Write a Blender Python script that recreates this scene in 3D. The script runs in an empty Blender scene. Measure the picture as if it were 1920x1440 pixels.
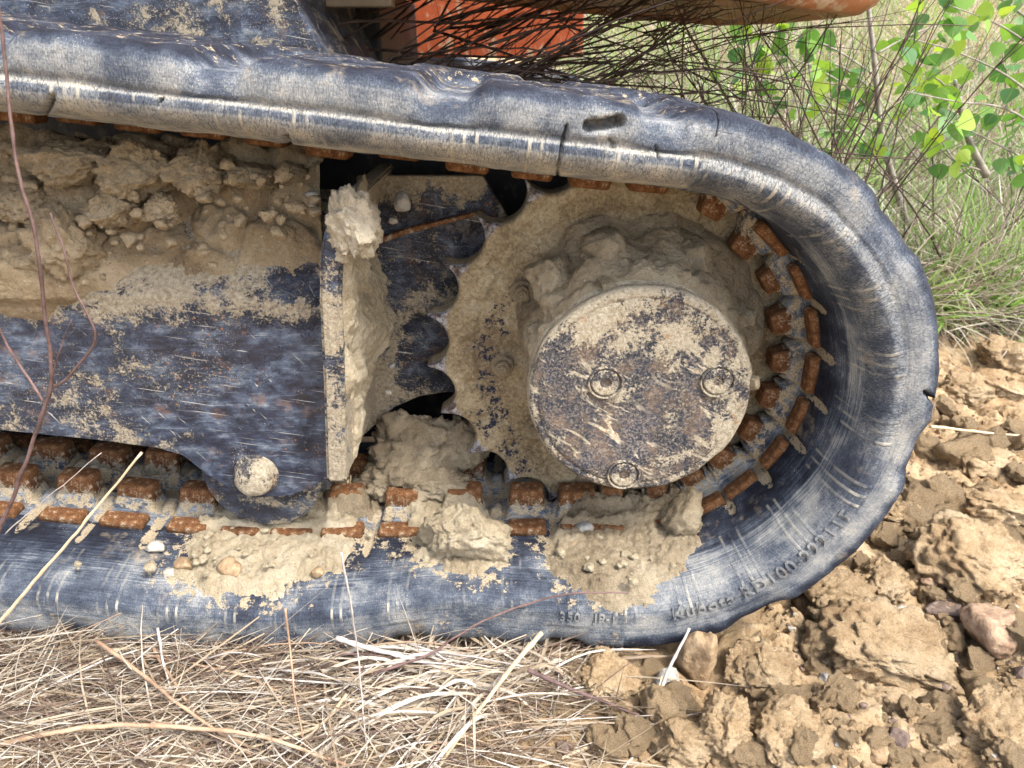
import bpy, bmesh, math, random
import numpy as np
from mathutils import Vector, Matrix

R = math.radians
rng = np.random.default_rng(7)
random.seed(7)
scene = bpy.context.scene
C = scene.collection

# ------------------------------------------------------------------ camera, sky, sun, exposure
FPX, PITCH = 1331.0, R(25)
CAM = np.array([0.0, -0.544, 0.54])
cd = bpy.data.cameras.new('camera'); cam = bpy.data.objects.new('camera', cd); C.objects.link(cam)
cam.location = CAM; cam.rotation_euler = (R(90) - PITCH, 0, 0)
cd.sensor_width = 36; cd.lens = 36 * FPX / 1920; cd.clip_start = 0.02; cd.clip_end = 500
cd.dof.use_dof = True; cd.dof.focus_distance = 0.66; cd.dof.aperture_fstop = 14
scene.camera = cam

SUN_EL, SUN_AZ = R(57), R(128)          # azimuth measured from +Y (away from the camera) towards +X
w = bpy.data.worlds.new('World'); scene.world = w; w.use_nodes = True
wn = w.node_tree.nodes; wl = w.node_tree.links
sky = wn.new('ShaderNodeTexSky'); sky.sky_type = 'NISHITA'; sky.sun_disc = False
sky.sun_elevation = SUN_EL; sky.sun_rotation = SUN_AZ; sky.dust_density = 3.0; sky.air_density = 1.0; sky.ozone_density = 1.0
bw = wn.new('ShaderNodeRGBToBW'); mxs = wn.new('ShaderNodeMix'); mxs.data_type = 'RGBA'; mxs.inputs[0].default_value = 0.55     # thin high cloud greys the blue
wl.new(sky.outputs[0], bw.inputs[0]); wl.new(sky.outputs[0], mxs.inputs[6]); wl.new(bw.outputs[0], mxs.inputs[7])
wl.new(mxs.outputs[2], wn['Background'].inputs[0]); wn['Background'].inputs[1].default_value = 0.15
sd = bpy.data.lights.new('sun', 'SUN'); sun = bpy.data.objects.new('sun', sd); C.objects.link(sun)
sd.energy = 1.5; sd.angle = R(10); sd.color = (1.0, 0.94, 0.85)
sdir = Vector((math.cos(SUN_EL) * math.sin(SUN_AZ), math.cos(SUN_EL) * math.cos(SUN_AZ), math.sin(SUN_EL)))
sun.rotation_euler = sdir.to_track_quat('Z', 'Y').to_euler(); sun.location = (2, 3, 6)
scene.cycles.max_bounces = 6; scene.cycles.diffuse_bounces = 3; scene.cycles.glossy_bounces = 2; scene.cycles.transmission_bounces = 3
scene.cycles.use_adaptive_sampling = True; scene.cycles.adaptive_threshold = 0.02
scene.view_settings.view_transform = 'Standard'; scene.view_settings.look = 'None'
scene.view_settings.exposure = 1.98; scene.view_settings.gamma = 1.0

# ------------------------------------------------------------------ layout helpers (photo pixel on a plane of known depth -> metres)
cP, sP = math.cos(PITCH), math.sin(PITCH)
def ray(u, v):
    a = (u - 960) / FPX; b = (720 - v) / FPX
    return np.array([a, cP + b * sP, -sP + b * cP])
def PY(u, v, Y):
    d = ray(u, v); t = (Y - CAM[1]) / d[1]; return CAM + d * t
def PZ(u, v, Z):
    d = ray(u, v); t = (Z - CAM[2]) / d[2]; return CAM + d * t
def proj(P):
    q = P - CAM
    d = q[..., 1] * cP - q[..., 2] * sP
    up = q[..., 1] * sP + q[..., 2] * cP
    return 960 + FPX * q[..., 0] / d, 720 - FPX * up / d

# ------------------------------------------------------------------ numpy noise
def _hash(ix, iy, iz, seed):
    h = (ix.astype(np.int64) * 374761393 + iy.astype(np.int64) * 668265263 + iz.astype(np.int64) * 2147483647 + seed * 144665) & 0xffffffff
    h = ((h ^ (h >> 13)) * 1274126177) & 0xffffffff
    h = ((h ^ (h >> 15)) * 2246822519) & 0xffffffff
    return ((h ^ (h >> 16)) & 0xffffff) / float(0xffffff)
def vnoise(p, seed=0):
    i = np.floor(p); f = p - i; f = f * f * f * (f * (f * 6 - 15) + 10)
    i = i.astype(np.int64); r = 0
    for dx in (0, 1):
        wx = f[:, 0] if dx else 1 - f[:, 0]
        for dy in (0, 1):
            wy = f[:, 1] if dy else 1 - f[:, 1]
            for dz in (0, 1):
                wz = f[:, 2] if dz else 1 - f[:, 2]
                r = r + wx * wy * wz * _hash(i[:, 0] + dx, i[:, 1] + dy, i[:, 2] + dz, seed)
    return r * 2 - 1
def fbm(p, scale, octaves=4, seed=0, gain=0.5):
    p = np.asarray(p, float) * scale; r = 0; a = 1; n = 0
    for k in range(octaves):
        r = r + a * vnoise(p + 17.3 * k, seed + k); n += a; a *= gain; p = p * 2.03
    return r / n
def worley(p, scale, seed=0):
    p = np.asarray(p, float) * scale; i = np.floor(p).astype(np.int64)
    f1 = np.full(len(p), 9.0); f2 = np.full(len(p), 9.0)
    for dx in (-1, 0, 1):
        for dy in (-1, 0, 1):
            for dz in (-1, 0, 1):
                cx, cy, cz = i[:, 0] + dx, i[:, 1] + dy, i[:, 2] + dz
                qx = cx + _hash(cx, cy, cz, seed); qy = cy + _hash(cx, cy, cz, seed + 1); qz = cz + _hash(cx, cy, cz, seed + 2)
                d = np.sqrt((p[:, 0] - qx) ** 2 + (p[:, 1] - qy) ** 2 + (p[:, 2] - qz) ** 2)
                f2 = np.minimum(f2, np.maximum(f1, d)); f1 = np.minimum(f1, d)
    return f1, f2
def sstep(a, b, x):
    t = np.clip((x - a) / (b - a), 0, 1); return t * t * (3 - 2 * t)
def poly_sdf(px, py, poly):
    """distance to a polygon, positive inside"""
    poly = np.asarray(poly, float); d = np.full(px.shape, 1e9); ins = np.zeros(px.shape, bool)
    for k in range(len(poly)):
        x0, y0 = poly[k]; x1, y1 = poly[(k + 1) % len(poly)]
        ex, ey = x1 - x0, y1 - y0
        t = np.clip(((px - x0) * ex + (py - y0) * ey) / (ex * ex + ey * ey + 1e-12), 0, 1)
        d = np.minimum(d, np.hypot(px - x0 - t * ex, py - y0 - t * ey))
        c = ((y0 > py) != (y1 > py)) & (px < (x1 - x0) * (py - y0) / (y1 - y0 + 1e-12) + x0)
        ins ^= c
    return np.where(ins, d, -d)

# ------------------------------------------------------------------ node material helper
class NT:
    def __init__(s, name):
        s.mat = bpy.data.materials.new(name); s.mat.use_nodes = True
        s.t = s.mat.node_tree; s.t.nodes.clear()
        s.out = s.t.nodes.new('ShaderNodeOutputMaterial'); s.b = s.t.nodes.new('ShaderNodeBsdfPrincipled')
        s.t.links.new(s.b.outputs[0], s.out.inputs[0]); s._co = None
    def put(s, sock, val):
        if isinstance(val, bpy.types.NodeSocket): s.t.links.new(val, sock)
        elif val is not None:
            if isinstance(val, (tuple, list)) and len(val) == 3 and sock.type == 'RGBA': val = (*val, 1)
            sock.default_value = val
    def co(s):
        if s._co is None: s._co = s.t.nodes.new('ShaderNodeTexCoord')
        return s._co.outputs['Object']
    def uv(s):
        s.co(); return s._co.outputs['UV']
    def sc(s, vec, k, rot=(0, 0, 0), loc=(0, 0, 0)):
        if any(rot):                                  # turn first, then stretch
            q = s.t.nodes.new('ShaderNodeMapping'); s.put(q.inputs[0], vec); q.inputs['Rotation'].default_value = rot; vec = q.outputs[0]
        n = s.t.nodes.new('ShaderNodeMapping'); s.put(n.inputs[0], vec); n.inputs['Scale'].default_value = k
        n.inputs['Location'].default_value = loc; return n.outputs[0]
    def noise(s, scale, detail=5, rough=0.6, vec=None, dist=0.0):
        n = s.t.nodes.new('ShaderNodeTexNoise'); s.put(n.inputs['Vector'], vec if vec is not None else s.co())
        n.inputs['Scale'].default_value = scale; n.inputs['Detail'].default_value = detail
        n.inputs['Roughness'].default_value = rough; n.inputs['Distortion'].default_value = dist; return n.outputs[0]
    def vor(s, scale, feature='F1', vec=None, out='Distance', rand=1.0):
        n = s.t.nodes.new('ShaderNodeTexVoronoi'); n.feature = feature; s.put(n.inputs['Vector'], vec if vec is not None else s.co())
        n.inputs['Scale'].default_value = scale; n.inputs['Randomness'].default_value = rand; return n.outputs[out]
    def ramp(s, fac, stops, interp='LINEAR'):
        n = s.t.nodes.new('ShaderNodeValToRGB'); n.color_ramp.interpolation = interp; s.put(n.inputs[0], fac)
        e = n.color_ramp.elements
        while len(e) < len(stops): e.new(0.5)
        for k, (p, c) in enumerate(stops):
            e[k].position = p; e[k].color = (*c, 1) if len(c) == 3 else c
        return n.outputs[0]
    def mr(s, fac, a, b, c=0.0, d=1.0, smooth=True):
        n = s.t.nodes.new('ShaderNodeMapRange'); n.interpolation_type = 'SMOOTHSTEP' if smooth else 'LINEAR'
        s.put(n.inputs[0], fac)
        for k, x in enumerate((a, b, c, d)): s.put(n.inputs[k + 1], x)
        return n.outputs[0]
    def mix(s, fac, a, b, blend='MIX'):
        n = s.t.nodes.new('ShaderNodeMix'); n.data_type = 'RGBA'; n.blend_type = blend
        s.put(n.inputs[0], fac); s.put(n.inputs[6], a); s.put(n.inputs[7], b); return n.outputs[2]
    def m(s, op, a, b=None, c=None):
        n = s.t.nodes.new('ShaderNodeMath'); n.operation = op; s.put(n.inputs[0], a)
        if b is not None: s.put(n.inputs[1], b)
        if c is not None: s.put(n.inputs[2], c)
        return n.outputs[0]
    def bump(s, h, dist, strength=1.0, normal=None):
        n = s.t.nodes.new('ShaderNodeBump'); s.put(n.inputs['Height'], h); n.inputs['Distance'].default_value = dist
        n.inputs['Strength'].default_value = strength
        if normal is not None: s.put(n.inputs['Normal'], normal)
        return n.outputs[0]
    def attr(s, name):
        n = s.t.nodes.new('ShaderNodeAttribute'); n.attribute_name = name; return n.outputs['Fac']
    def rnd(s):
        n = s.t.nodes.new('ShaderNodeObjectInfo'); return n.outputs['Random']
    def xyz(s, vec):
        n = s.t.nodes.new('ShaderNodeSeparateXYZ'); s.put(n.inputs[0], vec); return n.outputs
    def done(s, col, rough=0.8, normal=None, spec=0.3, metal=0.0):
        s.put(s.b.inputs['Base Color'], col); s.put(s.b.inputs['Roughness'], rough); s.put(s.b.inputs['Metallic'], metal)
        s.put(s.b.inputs['Specular IOR Level'], spec)
        if normal is not None: s.put(s.b.inputs['Normal'], normal)
        return s.mat
M = {}

def mud_material(name, dark, mid, light, grit=(0.5, 0.48, 0.44), grit_amt=0.5, varied=False, bumps=1.0):
    g = NT(name)
    big = g.noise(16, 3, 0.6); fine = g.noise(210, 5, 0.75); vf = g.noise(1300, 2, 0.7)
    f = g.m('ADD', g.m('MULTIPLY', big, 0.60), g.m('MULTIPLY', fine, 0.35)); f = g.m('ADD', f, g.m('MULTIPLY', vf, 0.30))
    col = g.ramp(f, [(0.46, dark), (0.62, mid), (0.78, light)])
    gv = g.vor(300); gc = g.vor(300, out='Color')          # grit grains
    grain = g.m('MULTIPLY', g.mr(gv, 0.34, 0.26), g.mr(g.xyz(gc)[0], 0.82, 0.86)); grain = g.m('MULTIPLY', grain, grit_amt)
    col = g.mix(grain, col, grit)
    pit = g.mr(g.noise(480, 3, 0.7), 0.40, 0.33); col = g.mix(g.m('MULTIPLY', pit, 0.6), col, tuple(x * 0.4 for x in dark))
    if varied:
        k = g.mr(g.rnd(), 0, 1, 0.92, 1.15, False)
        mm = g.t.nodes.new('ShaderNodeHueSaturation'); g.put(mm.inputs['Value'], k); g.put(mm.inputs['Color'], col); col = mm.outputs[0]
    h = g.m('ADD', g.noise(85, 7, 0.78), g.m('MULTIPLY', grain, 0.15))
    return g.done(col, 0.94, g.bump(h, 0.011 * bumps, 1.0), 0.10)

M['mud'] = mud_material('mud_grey', (0.20, 0.155, 0.10), (0.36, 0.29, 0.195), (0.50, 0.425, 0.305))
M['mud_pale'] = mud_material('mud_pale', (0.30, 0.235, 0.15), (0.48, 0.40, 0.275), (0.62, 0.545, 0.41))
M['clod_mud'] = mud_material('clod_mud', (0.21, 0.15, 0.09), (0.39, 0.30, 0.19), (0.54, 0.44, 0.30), varied=True)
M['white_clod'] = mud_material('chalk_clod', (0.37, 0.30, 0.21), (0.57, 0.49, 0.36), (0.70, 0.63, 0.50), grit_amt=0.2)
M['soil'] = mud_material('soil', (0.27, 0.16, 0.078), (0.52, 0.37, 0.215), (0.69, 0.54, 0.355), grit=(0.45, 0.36, 0.28), grit_amt=0.7)
M['clod_soil'] = mud_material('clod_soil', (0.29, 0.175, 0.088), (0.54, 0.39, 0.23), (0.71, 0.56, 0.375), grit=(0.5, 0.42, 0.32), varied=True, bumps=1.4)

def stone_material(name, c0, c1):
    g = NT(name); f = g.noise(60, 6, 0.65); col = g.ramp(f, [(0.35, c0), (0.65, c1)])
    dust = g.mr(g.noise(120, 5, 0.6), 0.52, 0.7); col = g.mix(g.m('MULTIPLY', dust, 0.5), col, (0.42, 0.33, 0.21))
    return g.done(col, 0.75, g.bump(g.noise(180, 5, 0.65), 0.0025), 0.3)
M['stone_grey'] = stone_material('stone_grey', (0.16, 0.155, 0.15), (0.38, 0.37, 0.35))
M['stone_white'] = stone_material('stone_white', (0.26, 0.24, 0.205), (0.42, 0.395, 0.345))
M['stone_brown'] = stone_material('stone_brown', (0.19, 0.125, 0.07), (0.36, 0.255, 0.15))
M['stone_purple'] = stone_material('stone_purple', (0.085, 0.06, 0.05), (0.19, 0.135, 0.11))
M['stone_red'] = stone_material('stone_red', (0.22, 0.135, 0.085), (0.36, 0.25, 0.165))

def rubber():
    g = NT('track_rubber'); uv = g.uv(); d = g.attr('dust'); inn = g.attr('inner')
    fibre = g.noise(1.0, 4, 0.75, g.sc(uv, (900, 330, 1)))              # cracking across the edge
    craze = g.vor(1.0, 'DISTANCE_TO_EDGE', g.sc(uv, (520, 150, 1)))
    along = g.noise(1.0, 5, 0.75, g.sc(uv, (16, 620, 1)))               # rub marks along the run
    cloud = g.noise(24, 4, 0.65); spk = g.noise(650, 3, 0.75)
    tex = g.xyz(g.mix(inn, fibre, along))[0]
    f = g.m('ADD', d, g.m('MULTIPLY', g.m('SUBTRACT', tex, 0.5), g.mr(inn, 0, 1, 0.55, 1.15, False)))
    f = g.m('ADD', f, g.m('MULTIPLY', g.m('SUBTRACT', cloud, 0.5), 1.1))
    f = g.m('ADD', f, g.m('MULTIPLY', g.m('SUBTRACT', spk, 0.5), 0.38))
    col = g.ramp(f, [(0.0, (0.010, 0.011, 0.017)), (0.20, (0.022, 0.027, 0.042)), (0.42, (0.072, 0.086, 0.112)), (0.64, (0.232, 0.240, 0.244)), (0.95, (0.48, 0.445, 0.375))])
    cz = g.m('MULTIPLY', g.mr(craze, 0.09, 0.02), g.m('SUBTRACT', 1.0, inn)); cz = g.m('MULTIPLY', cz, g.mr(spk, 0.44, 0.54)); col = g.mix(g.m('MULTIPLY', cz, 0.55), col, (0.02, 0.022, 0.03))
    s = g.m('FRACT', g.m('DIVIDE', g.xyz(uv)[0], 0.057)); rib = 0       # thin moulded ribs in threes, holding dust
    for c in (0.36, 0.52, 0.68):
        r_ = g.mr(g.m('ABSOLUTE', g.m('SUBTRACT', s, c)), 0.032, 0.014)
        rib = r_ if rib == 0 else g.m('MAXIMUM', rib, r_)
    rib = g.m('MULTIPLY', rib, g.attr('rib'))
    ribc = g.m('MULTIPLY', rib, g.mr(g.noise(42, 3, 0.6), 0.42, 0.62))
    col = g.mix(g.m('MULTIPLY', ribc, 0.8), col, (0.43, 0.40, 0.33))
    sm = g.m('MULTIPLY', g.mr(g.noise(22, 4, 0.7, g.sc(g.co(), (1, 1, 1), loc=(3, 1, 2))), 0.58, 0.72), 0.45); col = g.mix(sm, col, (0.33, 0.27, 0.19))
    sp = g.mr(g.vor(420), 0.18, 0.11); sp = g.m('MULTIPLY', sp, g.mr(cloud, 0.5, 0.6)); col = g.mix(sp, col, (0.46, 0.39, 0.28))
    md = g.mr(g.m('ADD', g.attr('mud'), g.m('MULTIPLY', g.m('SUBTRACT', g.noise(80, 5, 0.75), 0.5), 2.2)), 0.46, 0.56)
    mudc = g.ramp(spk, [(0.35, (0.20, 0.155, 0.10)), (0.65, (0.42, 0.35, 0.245))])
    col = g.mix(md, col, mudc)
    rough = g.mr(f, 0.1, 0.7, 0.60, 0.98, False); rough = g.m('MAXIMUM', rough, g.m('MULTIPLY', md, 0.9))
    h = g.m('ADD', tex, g.m('MULTIPLY', rib, 0.7)); h = g.m('ADD', h, g.m('MULTIPLY', g.noise(330, 3, 0.7), 0.6))
    h = g.m('SUBTRACT', h, g.m('MULTIPLY', cz, 0.5))
    return g.done(col, rough, g.bump(h, 0.0012, 1.0), 0.16)
M['rubber'] = rubber()

def navy_paint(name, rustiness=0.5):
    """navy enamel, scratched along the run, with splashes of dried mud where the 'mud' attribute says"""
    g = NT(name); co = g.co()
    film_n = g.noise(1.0, 7, 0.78, g.sc(co, (26, 26, 52)))
    base = g.ramp(film_n, [(0.40, (0.009, 0.012, 0.024)), (0.50, (0.022, 0.030, 0.056)), (0.58, (0.066, 0.086, 0.125)), (0.70, (0.21, 0.222, 0.23))])
    fine = g.noise(1.0, 4, 0.75, g.sc(co, (16, 16, 900), rot=(0, R(2), 0)))
    base = g.mix(g.m('MULTIPLY', g.m('MULTIPLY', g.mr(fine, 0.58, 0.66), g.mr(film_n, 0.40, 0.6)), 0.55), base, (0.30, 0.31, 0.31))
    m1 = g.noise(15, 3, 0.6)
    s2 = g.m('MULTIPLY', g.mr(g.noise(1.0, 2, 0.6, g.sc(co, (10, 10, 480), rot=(0, R(-9), 0))), 0.645, 0.69), g.mr(m1, 0.46, 0.56))
    s3 = g.m('MULTIPLY', g.mr(g.noise(1.0, 3, 0.65, g.sc(co, (260, 20, 30), rot=(0, R(38), 0)), dist=0.4), 0.68, 0.72), g.mr(m1, 0.50, 0.42))
    scr = g.m('MAXIMUM', s2, s3); base = g.mix(g.m('MULTIPLY', scr, 0.85), base, (0.45, 0.44, 0.40))
    ru = g.m('MULTIPLY', g.mr(g.noise(34, 6, 0.76, g.sc(co, (1, 1, 1), loc=(1, 9, 4))), 0.56, 0.66), rustiness)
    base = g.mix(ru, base, (0.17, 0.095, 0.06))
    rs = g.m('MULTIPLY', g.mr(g.vor(120), 0.22, 0.10), g.mr(m1, 0.56, 0.60)); base = g.mix(g.m('MULTIPLY', rs, rustiness * 1.3), base, (0.30, 0.125, 0.04))
    a = g.attr('mud'); grit_n = g.noise(420, 4, 0.8)
    mn = g.m('ADD', g.m('MULTIPLY', g.m('SUBTRACT', g.noise(26, 8, 0.76, dist=0.25), 0.5), 2.4), g.m('MULTIPLY', g.m('SUBTRACT', grit_n, 0.5), 0.9))
    md = g.mr(g.m('ADD', mn, a), 0.45, 0.64)
    pale = g.ramp(g.noise(260, 4, 0.75), [(0.35, (0.25, 0.195, 0.125)), (0.65, (0.52, 0.455, 0.34))])
    col = g.mix(g.m('MULTIPLY', md, 0.96), base, pale)
    fl = g.m('MULTIPLY', g.mr(grit_n, 0.56, 0.66), g.mr(g.m('ADD', m1, g.m('MULTIPLY', a, 0.5)), 0.58, 0.76)); col = g.mix(fl, col, (0.45, 0.38, 0.275))
    rough = g.mr(g.m('MAXIMUM', md, g.mr(film_n, 0.45, 0.65)), 0, 1, 0.38, 0.92, False)
    h = g.m('ADD', mn, g.m('MULTIPLY', grit_n, 0.5)); h = g.m('MAXIMUM', g.m('ADD', h, a), 0.52)
    return g.done(col, rough, g.bump(h, 0.0030, 1.0), 0.5)
M['navy'] = navy_paint('navy_paint_scratched')

def hub_paint():
    g = NT('hub_paint'); co = g.co()
    n1 = g.noise(48, 7, 0.78); base = g.ramp(n1, [(0.36, (0.010, 0.014, 0.028)), (0.48, (0.026, 0.032, 0.052)), (0.54, (0.080, 0.062, 0.058)), (0.60, (0.125, 0.080, 0.055)), (0.70, (0.25, 0.195, 0.145))])
    gn = g.noise(420, 4, 0.8); base = g.mix(g.m('MULTIPLY', g.mr(gn, 0.45, 0.62), 0.65), base, (0.33, 0.285, 0.23))
    a = g.attr('mud')
    mn = g.m('ADD', g.m('MULTIPLY', g.m('SUBTRACT', g.noise(22, 8, 0.74, dist=0.35), 0.5), 2.6), g.m('MULTIPLY', g.m('SUBTRACT', gn, 0.5), 0.9))
    # smeared runs of pale mud, slanting down to the right
    st = g.noise(1.0, 5, 0.65, g.sc(co, (26, 26, 95), rot=(0, R(-36), 0)), dist=0.5); run = g.m('MULTIPLY', g.mr(st, 0.55, 0.60), g.mr(g.noise(13, 2), 0.44, 0.52))
    md = g.m('MAXIMUM', g.mr(g.m('ADD', mn, a), 0.46, 0.62), run)
    pale = g.ramp(g.noise(300, 5, 0.76), [(0.34, (0.33, 0.26, 0.165)), (0.66, (0.66, 0.60, 0.47))])
    rs = g.mr(g.noise(60, 6, 0.78, g.sc(co, (1, 1, 1), loc=(8, 1, 3))), 0.58, 0.66)
    pale = g.mix(g.m('MULTIPLY', rs, 0.7), pale, (0.36, 0.16, 0.055))
    col = g.mix(g.m('MULTIPLY', md, 0.96), base, pale)
    h = g.m('ADD', g.m('ADD', mn, g.m('MULTIPLY', gn, 0.6)), a); h = g.m('MAXIMUM', h, 0.5)
    return g.done(col, g.mr(md, 0, 1, 0.5, 0.93, False), g.bump(h, 0.0032, 1.0), 0.4)
M['hub'] = hub_paint()

def sprocket_mat():
    g = NT('sprocket_mud_and_steel'); co = g.co()
    f = g.m('ADD', g.m('MULTIPLY', g.noise(18, 5, 0.6), 0.5), g.m('MULTIPLY', g.noise(260, 6, 0.72), 0.55))
    mudc = g.ramp(f, [(0.42, (0.18, 0.13, 0.075)), (0.53, (0.34, 0.27, 0.165)), (0.66, (0.50, 0.43, 0.30))])
    rs = g.mr(g.noise(48, 6, 0.7, g.sc(co, (1, 1, 1), loc=(4, 4, 0))), 0.63, 0.72); mudc = g.mix(g.m('MULTIPLY', rs, 0.5), mudc, (0.30, 0.135, 0.05))
    # flaked-off places showing navy paint
    fl = g.m('ADD', g.m('MULTIPLY', g.m('SUBTRACT', g.noise(80, 8, 0.82), 0.5), 2.4), g.attr('flake')); fm = g.mr(fl, 0.50, 0.56)
    dk = g.mr(g.noise(480, 4, 0.8), 0.57, 0.63); fm = g.m('MAXIMUM', fm, g.m('MULTIPLY', dk, 0.6))
    col = g.mix(fm, mudc, (0.014, 0.019, 0.042))
    # bright worn steel on the teeth
    tn = g.m('ADD', g.attr('tooth'), g.m('MULTIPLY', g.m('SUBTRACT', g.noise(110, 6, 0.75), 0.5), 1.6)); tm = g.mr(tn, 0.45, 0.68)
    steel = g.ramp(g.noise(150, 5, 0.75), [(0.38, (0.10, 0.055, 0.035)), (0.47, (0.20, 0.18, 0.185)), (0.60, (0.55, 0.56, 0.60))])
    col = g.mix(tm, col, steel)
    rough = g.mr(tm, 0, 1, 0.9, 0.42, False); metal = g.m('MULTIPLY', tm, 0.4)
    h = g.noise(170, 6, 0.78)
    return g.done(col, rough, g.bump(h, 0.0042, 1.0), 0.4, metal)
M['sprocket'] = sprocket_mat()

def rust_mat(name, dusty=True):
    g = NT(name); f = g.m('ADD', g.m('MULTIPLY', g.noise(120, 6, 0.7), 0.6), g.m('MULTIPLY', g.noise(900, 3, 0.7), 0.45))
    col = g.ramp(f, [(0.40, (0.055, 0.024, 0.012)), (0.52, (0.135, 0.060, 0.024)), (0.66, (0.28, 0.145, 0.065))])
    if dusty:
        d = g.mr(g.m('ADD', g.attr('mud'), g.m('MULTIPLY', g.m('SUBTRACT', g.noise(120, 5, 0.75), 0.5), 2.0)), 0.45, 0.58)
        mc = g.ramp(g.noise(230, 5, 0.7), [(0.35, (0.15, 0.135, 0.11)), (0.7, (0.40, 0.34, 0.25))])
        col = g.mix(d, col, mc)
    return g.done(col, 0.85, g.bump(g.noise(420, 5, 0.7), 0.0014), 0.2)
M['rust'] = rust_mat('rusted_iron')

def simple(name, c0, c1, scale=60, rough=0.7, spec=0.3, bump=0.001, stretch=(1, 1, 1), varied=0.0, subsurf=None):
    g = NT(name); f = g.noise(scale, 5, 0.65, g.sc(g.co(), stretch)); col = g.ramp(f, [(0.32, c0), (0.68, c1)])
    if varied:
        k = g.mr(g.rnd(), 0, 1, 1 - varied, 1 + varied, False); mm = g.t.nodes.new('ShaderNodeHueSaturation'); g.put(mm.inputs['Value'], k); g.put(mm.inputs['Color'], col); col = mm.outputs[0]
    return g.done(col, rough, g.bump(g.noise(scale * 4, 4, 0.6), bump), spec)
M['straw'] = simple('straw', (0.36, 0.275, 0.165), (0.56, 0.46, 0.32), 50, varied=0.15)
M['stem_orange'] = simple('stem_tan', (0.22, 0.135, 0.085), (0.40, 0.285, 0.19), 45, varied=0.12)
M['stem_purple'] = simple('stem_purple', (0.06, 0.034, 0.030), (0.18, 0.115, 0.105), 55, varied=0.15)
M['stem_grey'] = simple('stem_grey', (0.26, 0.22, 0.20), (0.50, 0.45, 0.41), 55, varied=0.15)
M['twig'] = simple('bare_twig', (0.026, 0.017, 0.013), (0.095, 0.062, 0.048), 60, varied=0.2)
M['bark'] = simple('grey_bark', (0.16, 0.14, 0.12), (0.34, 0.31, 0.27), 40)

def attr_ramp(name, stops, translucent=0.0, rough=0.65):
    """strip foliage: colour picked per blade by its own 'tone'"""
    g = NT(name); col = g.ramp(g.attr('tone'), stops); col = g.mix(g.m('MULTIPLY', g.noise(90, 3), 0.35), col, tuple(x * 0.7 for x in stops[0][1]))
    g.done(col, rough, None, 0.25)
    if translucent:
        tr = g.t.nodes.new('ShaderNodeBsdfTranslucent'); g.put(tr.inputs[0], col); mx = g.t.nodes.new('ShaderNodeMixShader'); mx.inputs[0].default_value = translucent
        g.t.links.new(g.b.outputs[0], mx.inputs[1]); g.t.links.new(tr.outputs[0], mx.inputs[2]); g.t.links.new(mx.outputs[0], g.out.inputs[0])
    return g.mat
M['drygrass'] = attr_ramp('dry_grass', [(0.0, (0.07, 0.045, 0.038)), (0.3, (0.20, 0.14, 0.10)), (0.55, (0.36, 0.285, 0.195)), (0.82, (0.50, 0.43, 0.34)), (1.0, (0.60, 0.57, 0.52))], 0.2)
M['greengrass'] = attr_ramp('green_grass', [(0.0, (0.13, 0.24, 0.05)), (0.5, (0.27, 0.44, 0.10)), (1.0, (0.46, 0.60, 0.21))], 0.45)
M['baregrass'] = attr_ramp('bleached_grass', [(0.0, (0.12, 0.085, 0.07)), (0.3, (0.30, 0.23, 0.17)), (0.6, (0.50, 0.42, 0.31)), (1.0, (0.72, 0.68, 0.60))], 0.3)

def leaf_mat():
    g = NT('poplar_leaf'); r = g.rnd()
    col = g.ramp(r, [(0.0, (0.07, 0.17, 0.065)), (0.35, (0.12, 0.26, 0.07)), (0.7, (0.20, 0.37, 0.07)), (1.0, (0.38, 0.50, 0.08))])
    vein = g.mr(g.m('ABSOLUTE', g.xyz(g.co())[0]), 0.0012, 0.0004); col = g.mix(g.m('MULTIPLY', vein, 0.5), col, (0.25, 0.34, 0.12))
    g.done(col, 0.45, g.bump(g.noise(220, 3), 0.0008), 0.4)
    tr = g.t.nodes.new('ShaderNodeBsdfTranslucent'); g.put(tr.inputs[0], g.mix(1.0, col, (1.25, 1.25, 0.6), 'MULTIPLY')); mx = g.t.nodes.new('ShaderNodeMixShader'); mx.inputs[0].default_value = 0.45
    g.t.links.new(g.b.outputs[0], mx.inputs[1]); g.t.links.new(tr.outputs[0], mx.inputs[2]); g.t.links.new(mx.outputs[0], g.out.inputs[0])
    return g.mat
M['leaf'] = leaf_mat()

def painted(name, c0, c1, dirt=0.4):
    g = NT(name); base = g.ramp(g.noise(18, 5, 0.6), [(0.3, c0), (0.7, c1)])
    d = g.m('MULTIPLY', g.mr(g.noise(1.0, 7, 0.72, g.sc(g.co(), (30, 30, 14))), 0.52, 0.62), dirt); col = g.mix(d, base, (0.40, 0.32, 0.22))
    return g.done(col, 0.55, g.bump(g.noise(120, 4), 0.001), 0.4)
M['orange'] = painted('orange_paint', (0.24, 0.045, 0.015), (0.38, 0.085, 0.027), 0.75)
M['cream'] = painted('cream_paint', (0.22, 0.165, 0.105), (0.32, 0.255, 0.175), 0.6)
M['darkplate'] = navy_paint('dark_plate_paint', 0.35)
M['deck'] = painted('deck_paint', (0.16, 0.07, 0.035), (0.36, 0.13, 0.045), 0.9)
M['dark'] = painted('dark_steel', (0.010, 0.010, 0.012), (0.022, 0.022, 0.024), 0.12)

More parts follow.
